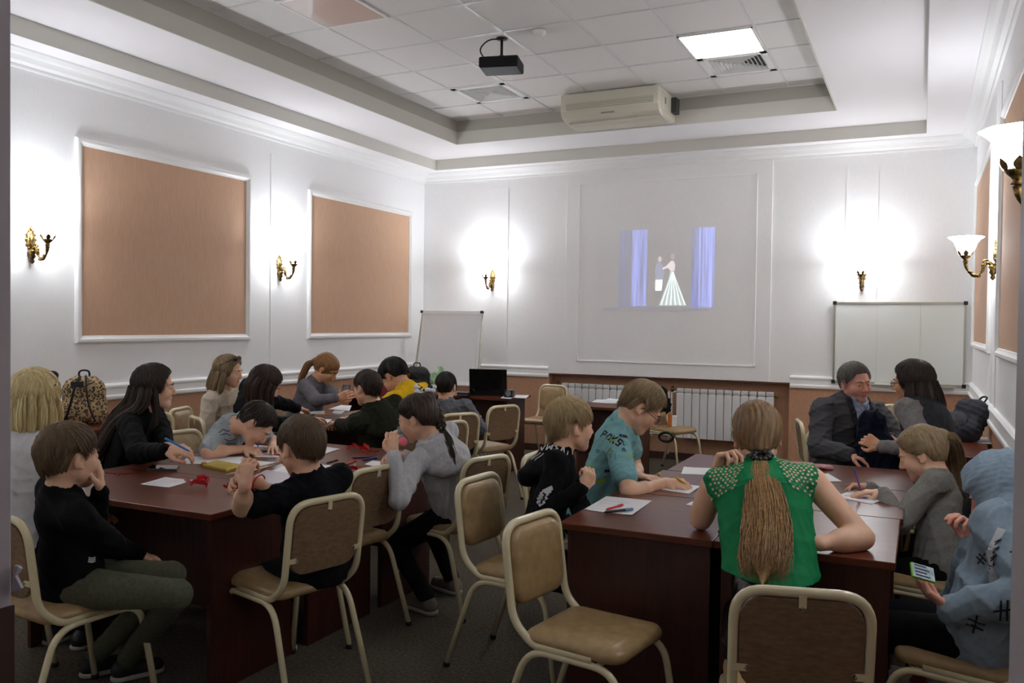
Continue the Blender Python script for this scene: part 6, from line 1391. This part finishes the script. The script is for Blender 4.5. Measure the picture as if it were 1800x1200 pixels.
# red box and bags in the left back corner
bx = Vector((-5.443, 7.576, 0.739)); t = thing('gift_box', 'dark red and green box on the desk in the left back corner', 'box', (-4.98, 7.42, .75), math.radians(12))
boxo('box_body', (-.19, -.14, 0), (.19, .14, .20), mat('crimson_card', S(120, 24, 30), .6), t, .003)
boxo('side_panel', (-.185, -.1425, .02), (-.02, -.139, .18), mat('dark_green_card', S(30, 70, 44), .6), t); boxo('lid', (-.20, -.15, .19), (.20, .15, .225), mat('crimson_card'  , S(120, 24, 30)), t, .003); boxo('lid_top', (-.17, -.12, .224), (.17, .12, .229), MATS['dark_green_card'], t)
bag('handbag', 'black handbag with a tall handle behind the red box', 'bag', (-4.78, 7.66, .75), .3, (.30, .16, .30), M_rub, M_rub)
F = Field(); F.cap((-.06, 0, .10), (.06, .02, .12), .10, .09, .03, sq=((0, 1, 0), .7)); F.cap((.0, 0, .15), (.04, 0, .26), .07, .03, .03); V, Q = F.mesh(.008, disp=wrinkle(.010, 2.2, 8), cuts=[((0, 0, .001), (0, 0, -1))])
ob = nobj('plastic_bag', V, Q, mat('green_white_plastic', S(110, 180, 90), .35, S(214, 230, 214), 14)); ob.location = (-4.62, 7.82, .76); ob.location = (-4.60, 7.78, .76); tag(ob, 'crumpled green and white plastic bag beside the flip chart', 'bag')
# jacket over the radiator chair, things on its seat
F = Field(); F.cap((-.15, -.24, .66), (.15, -.24, .66), .10, .10, .04, sq=((0, 1, 0), .55)); F.cap((-.13, -.25, .80), (.13, -.25, .80), .055, .055, .04); F.cap((-.10, -.30, .60), (.12, -.29, .52), .06, .05, .04)
V, Q = F.mesh(.009, disp=wrinkle(.008, 1.3, 4)); ob = nobj('jacket', V, Q, cloth('black_jacket', S(20, 20, 22))); ob.location = (-2.30, 8.62, 0); ob.rotation_euler = (0, 0, math.radians(-115)); tag(ob, 'black jacket draped over the chair by the radiators', 'jacket')
mb = MB(); mb.tube([(.07*math.cos(a), 0, .045*math.sin(a)) for a in np.linspace(0, 6.283, 20, False)], .014, 8, closed=True); ob = mb.build('headphones', M_black); ob.location = (-2.286, 8.360, 0.389); tag(ob, 'black ring shaped headphones hanging at the chair by the radiators', 'headphones')
t = thing('cup', 'orange and white carton on the seat of the radiator chair', 'carton', (-2.30, 8.62, .47), .3); boxo('carton', (-.04, -.03, 0), (.0, .03, .13), mat('orange_card', S(200, 110, 40), .6), t, .003); boxo('carton_face', (.0, -.03, 0), (.05, .03, .11), M_paper, t, .003)
mb = MB(); mb.lathe([(.0001, 0), (.022, 0), (.030, .06), (.028, .06), (.020, .004)], 14); ob = mb.build('paper_cup', M_paper); ob.location = (-2.62, 8.0, .722); ob.rotation_euler = (0, 0, 0); tag(ob, 'white folded paper cup on the small desk by the radiator', 'cup')
# grey bag and other things in the right back corner
t, Mr = bag('shoulder_bag', 'dark grey bag leaning against the right wall on the corner desk', 'bag', (.20, 6.62, .75), math.radians(-62), (.42, .17, .34), cloth('graphite_nylon', S(66, 66, 72), S(56, 56, 62)), M_rub, True, math.radians(-38))
slab_thing('folder', 'blue folder lying under the grey bag', 'folder', [(-.18, 6.20, .75), (.05, 6.10, .75), (.12, 6.34, .75), (-.12, 6.44, .75)], .015, mat('blue_card', S(50, 80, 150), .5))
t = thing('carrier_bag', 'camouflage green carrier bag behind the woman in the vest', 'bag', (-.10, 7.45, 0), .2)
F = Field(); F.cap((-.10, 0, .12), (.10, 0, .12), .10, .10, .02, sq=((0, 1, 0), .7)); F.cap((-.12, 0, .75), (.12, 0, .78), .09, .09, .03, sq=((0, 1, 0), .6)); F.cap((0, 0, .15), (0, 0, .75), .16, .17, .03, sq=((0, 1, 0), .5))
V, Q = F.mesh(.011, disp=wrinkle(.006, 1.6, 14), cuts=[((0, 0, .002), (0, 0, -1))]); nobj('bag_body', V, Q, mat('camouflage', S(74, 84, 52), .8, S(150, 134, 104), 9, contrast=(.45, .5)), t)
mb = MB(); mb.tube([(.13, -.06, .60), (.135, -.06, .90), (.16, -.06, .60)], .008, 6); mb.build('handle', mat('pale_webbing', S(190, 190, 176), .8), t)
# navy jacket between the man and the woman
F = Field(); F.cap((0, 0, .60), (-.02, .02, .92), .13, .08, .05); F.cap((-.02, -.05, .55), (.10, .02, .50), .14, .12, .05); F.cap((.05, -.05, .80), (.12, -.08, .60), .07, .08, .04)
V, Q = F.mesh(.010, disp=wrinkle(.010, 1.5, 40)); ob = nobj('navy_coat', V, Q, cloth('navy_coat', S(22, 27, 44), S(16, 20, 34))); ob.location = (-.24, 5.55, .02); tag(ob, 'dark navy coat bundled between the man in the suit and the woman in the vest', 'coat')
# brown fur collar jacket on the chair of the girl at right
F = Field(); F.cap((-.12, -.26, .60), (.12, -.26, .60), .09, .09, .04, sq=((0, 1, 0), .6)); F.cap((-.10, -.27, .78), (.10, -.27, .78), .055, .055, .04)
V, Q = F.mesh(.009, disp=wrinkle(.009, 2.2, 44)); ob = nobj('fur_jacket', V, Q, mat('brown_fur', S(66, 50, 38), .95, S(44, 33, 26), 40, bump=.4, bscale=90)); ob.location = (.05, 4.10, 0); ob.rotation_euler = (0, 0, math.radians(78)); tag(ob, 'dark brown furry jacket hung on the chair behind the girl in the grey sweater', 'jacket')
# plush toy, floor bag
t = thing('plush_toy', 'small grey plush toy with a pink belly held by the girl with the braid', 'toy', (-2.408, 3.733, 0.906)); mb = MB(); mb.ball((0, 0, .0), (.035, .03, .035), 12); mb.build('body', mat('grey_plush', S(150, 150, 156), .95, bump=.3), t)
mb = MB(); mb.ball((.012, -.022, -.008), (.024, .02, .024), 12); mb.build('belly', mat('pink_plush', S(244, 120, 140), .95), t)
mb = MB(); mb.ball((-.012, .0, .042), (.022, .018, .020), 10); mb.build('head', MATS['grey_plush'], t); mb = MB(); mb.ball((-.03, 0, .056), (.010, .006, .010), 8); mb.ball((.006, 0, .060), (.010, .006, .010), 8); mb.build('ear', MATS['grey_plush'], t)
t = thing('shopping_bag', 'red and white patterned bag on the floor under the chair at the right edge', 'bag', (.02, 3.45, 0), .3); F = Field(); F.cap((-.08, 0, .09), (.08, 0, .09), .09, .09, .02, sq=((0, 1, 0), .7)); F.cap((-.07, 0, .20), (.07, 0, .22), .07, .06, .03, sq=((0, 1, 0), .6))
V, Q = F.mesh(.009, disp=wrinkle(.006, 2, 6), cuts=[((0, 0, .002), (0, 0, -1))]); nobj('bag_body', V, Q, mat('red_white_print', S(150, 30, 40), .6, S(200, 196, 190), 12, contrast=(.45, .52)), t)
mb = MB(); mb.tube(fillet([(-.05, 0, .24), (-.04, 0, .33), (.04, 0, .33), (.05, 0, .24)], .03, 4), .005, 6); mb.build('handle', M_rub, t)
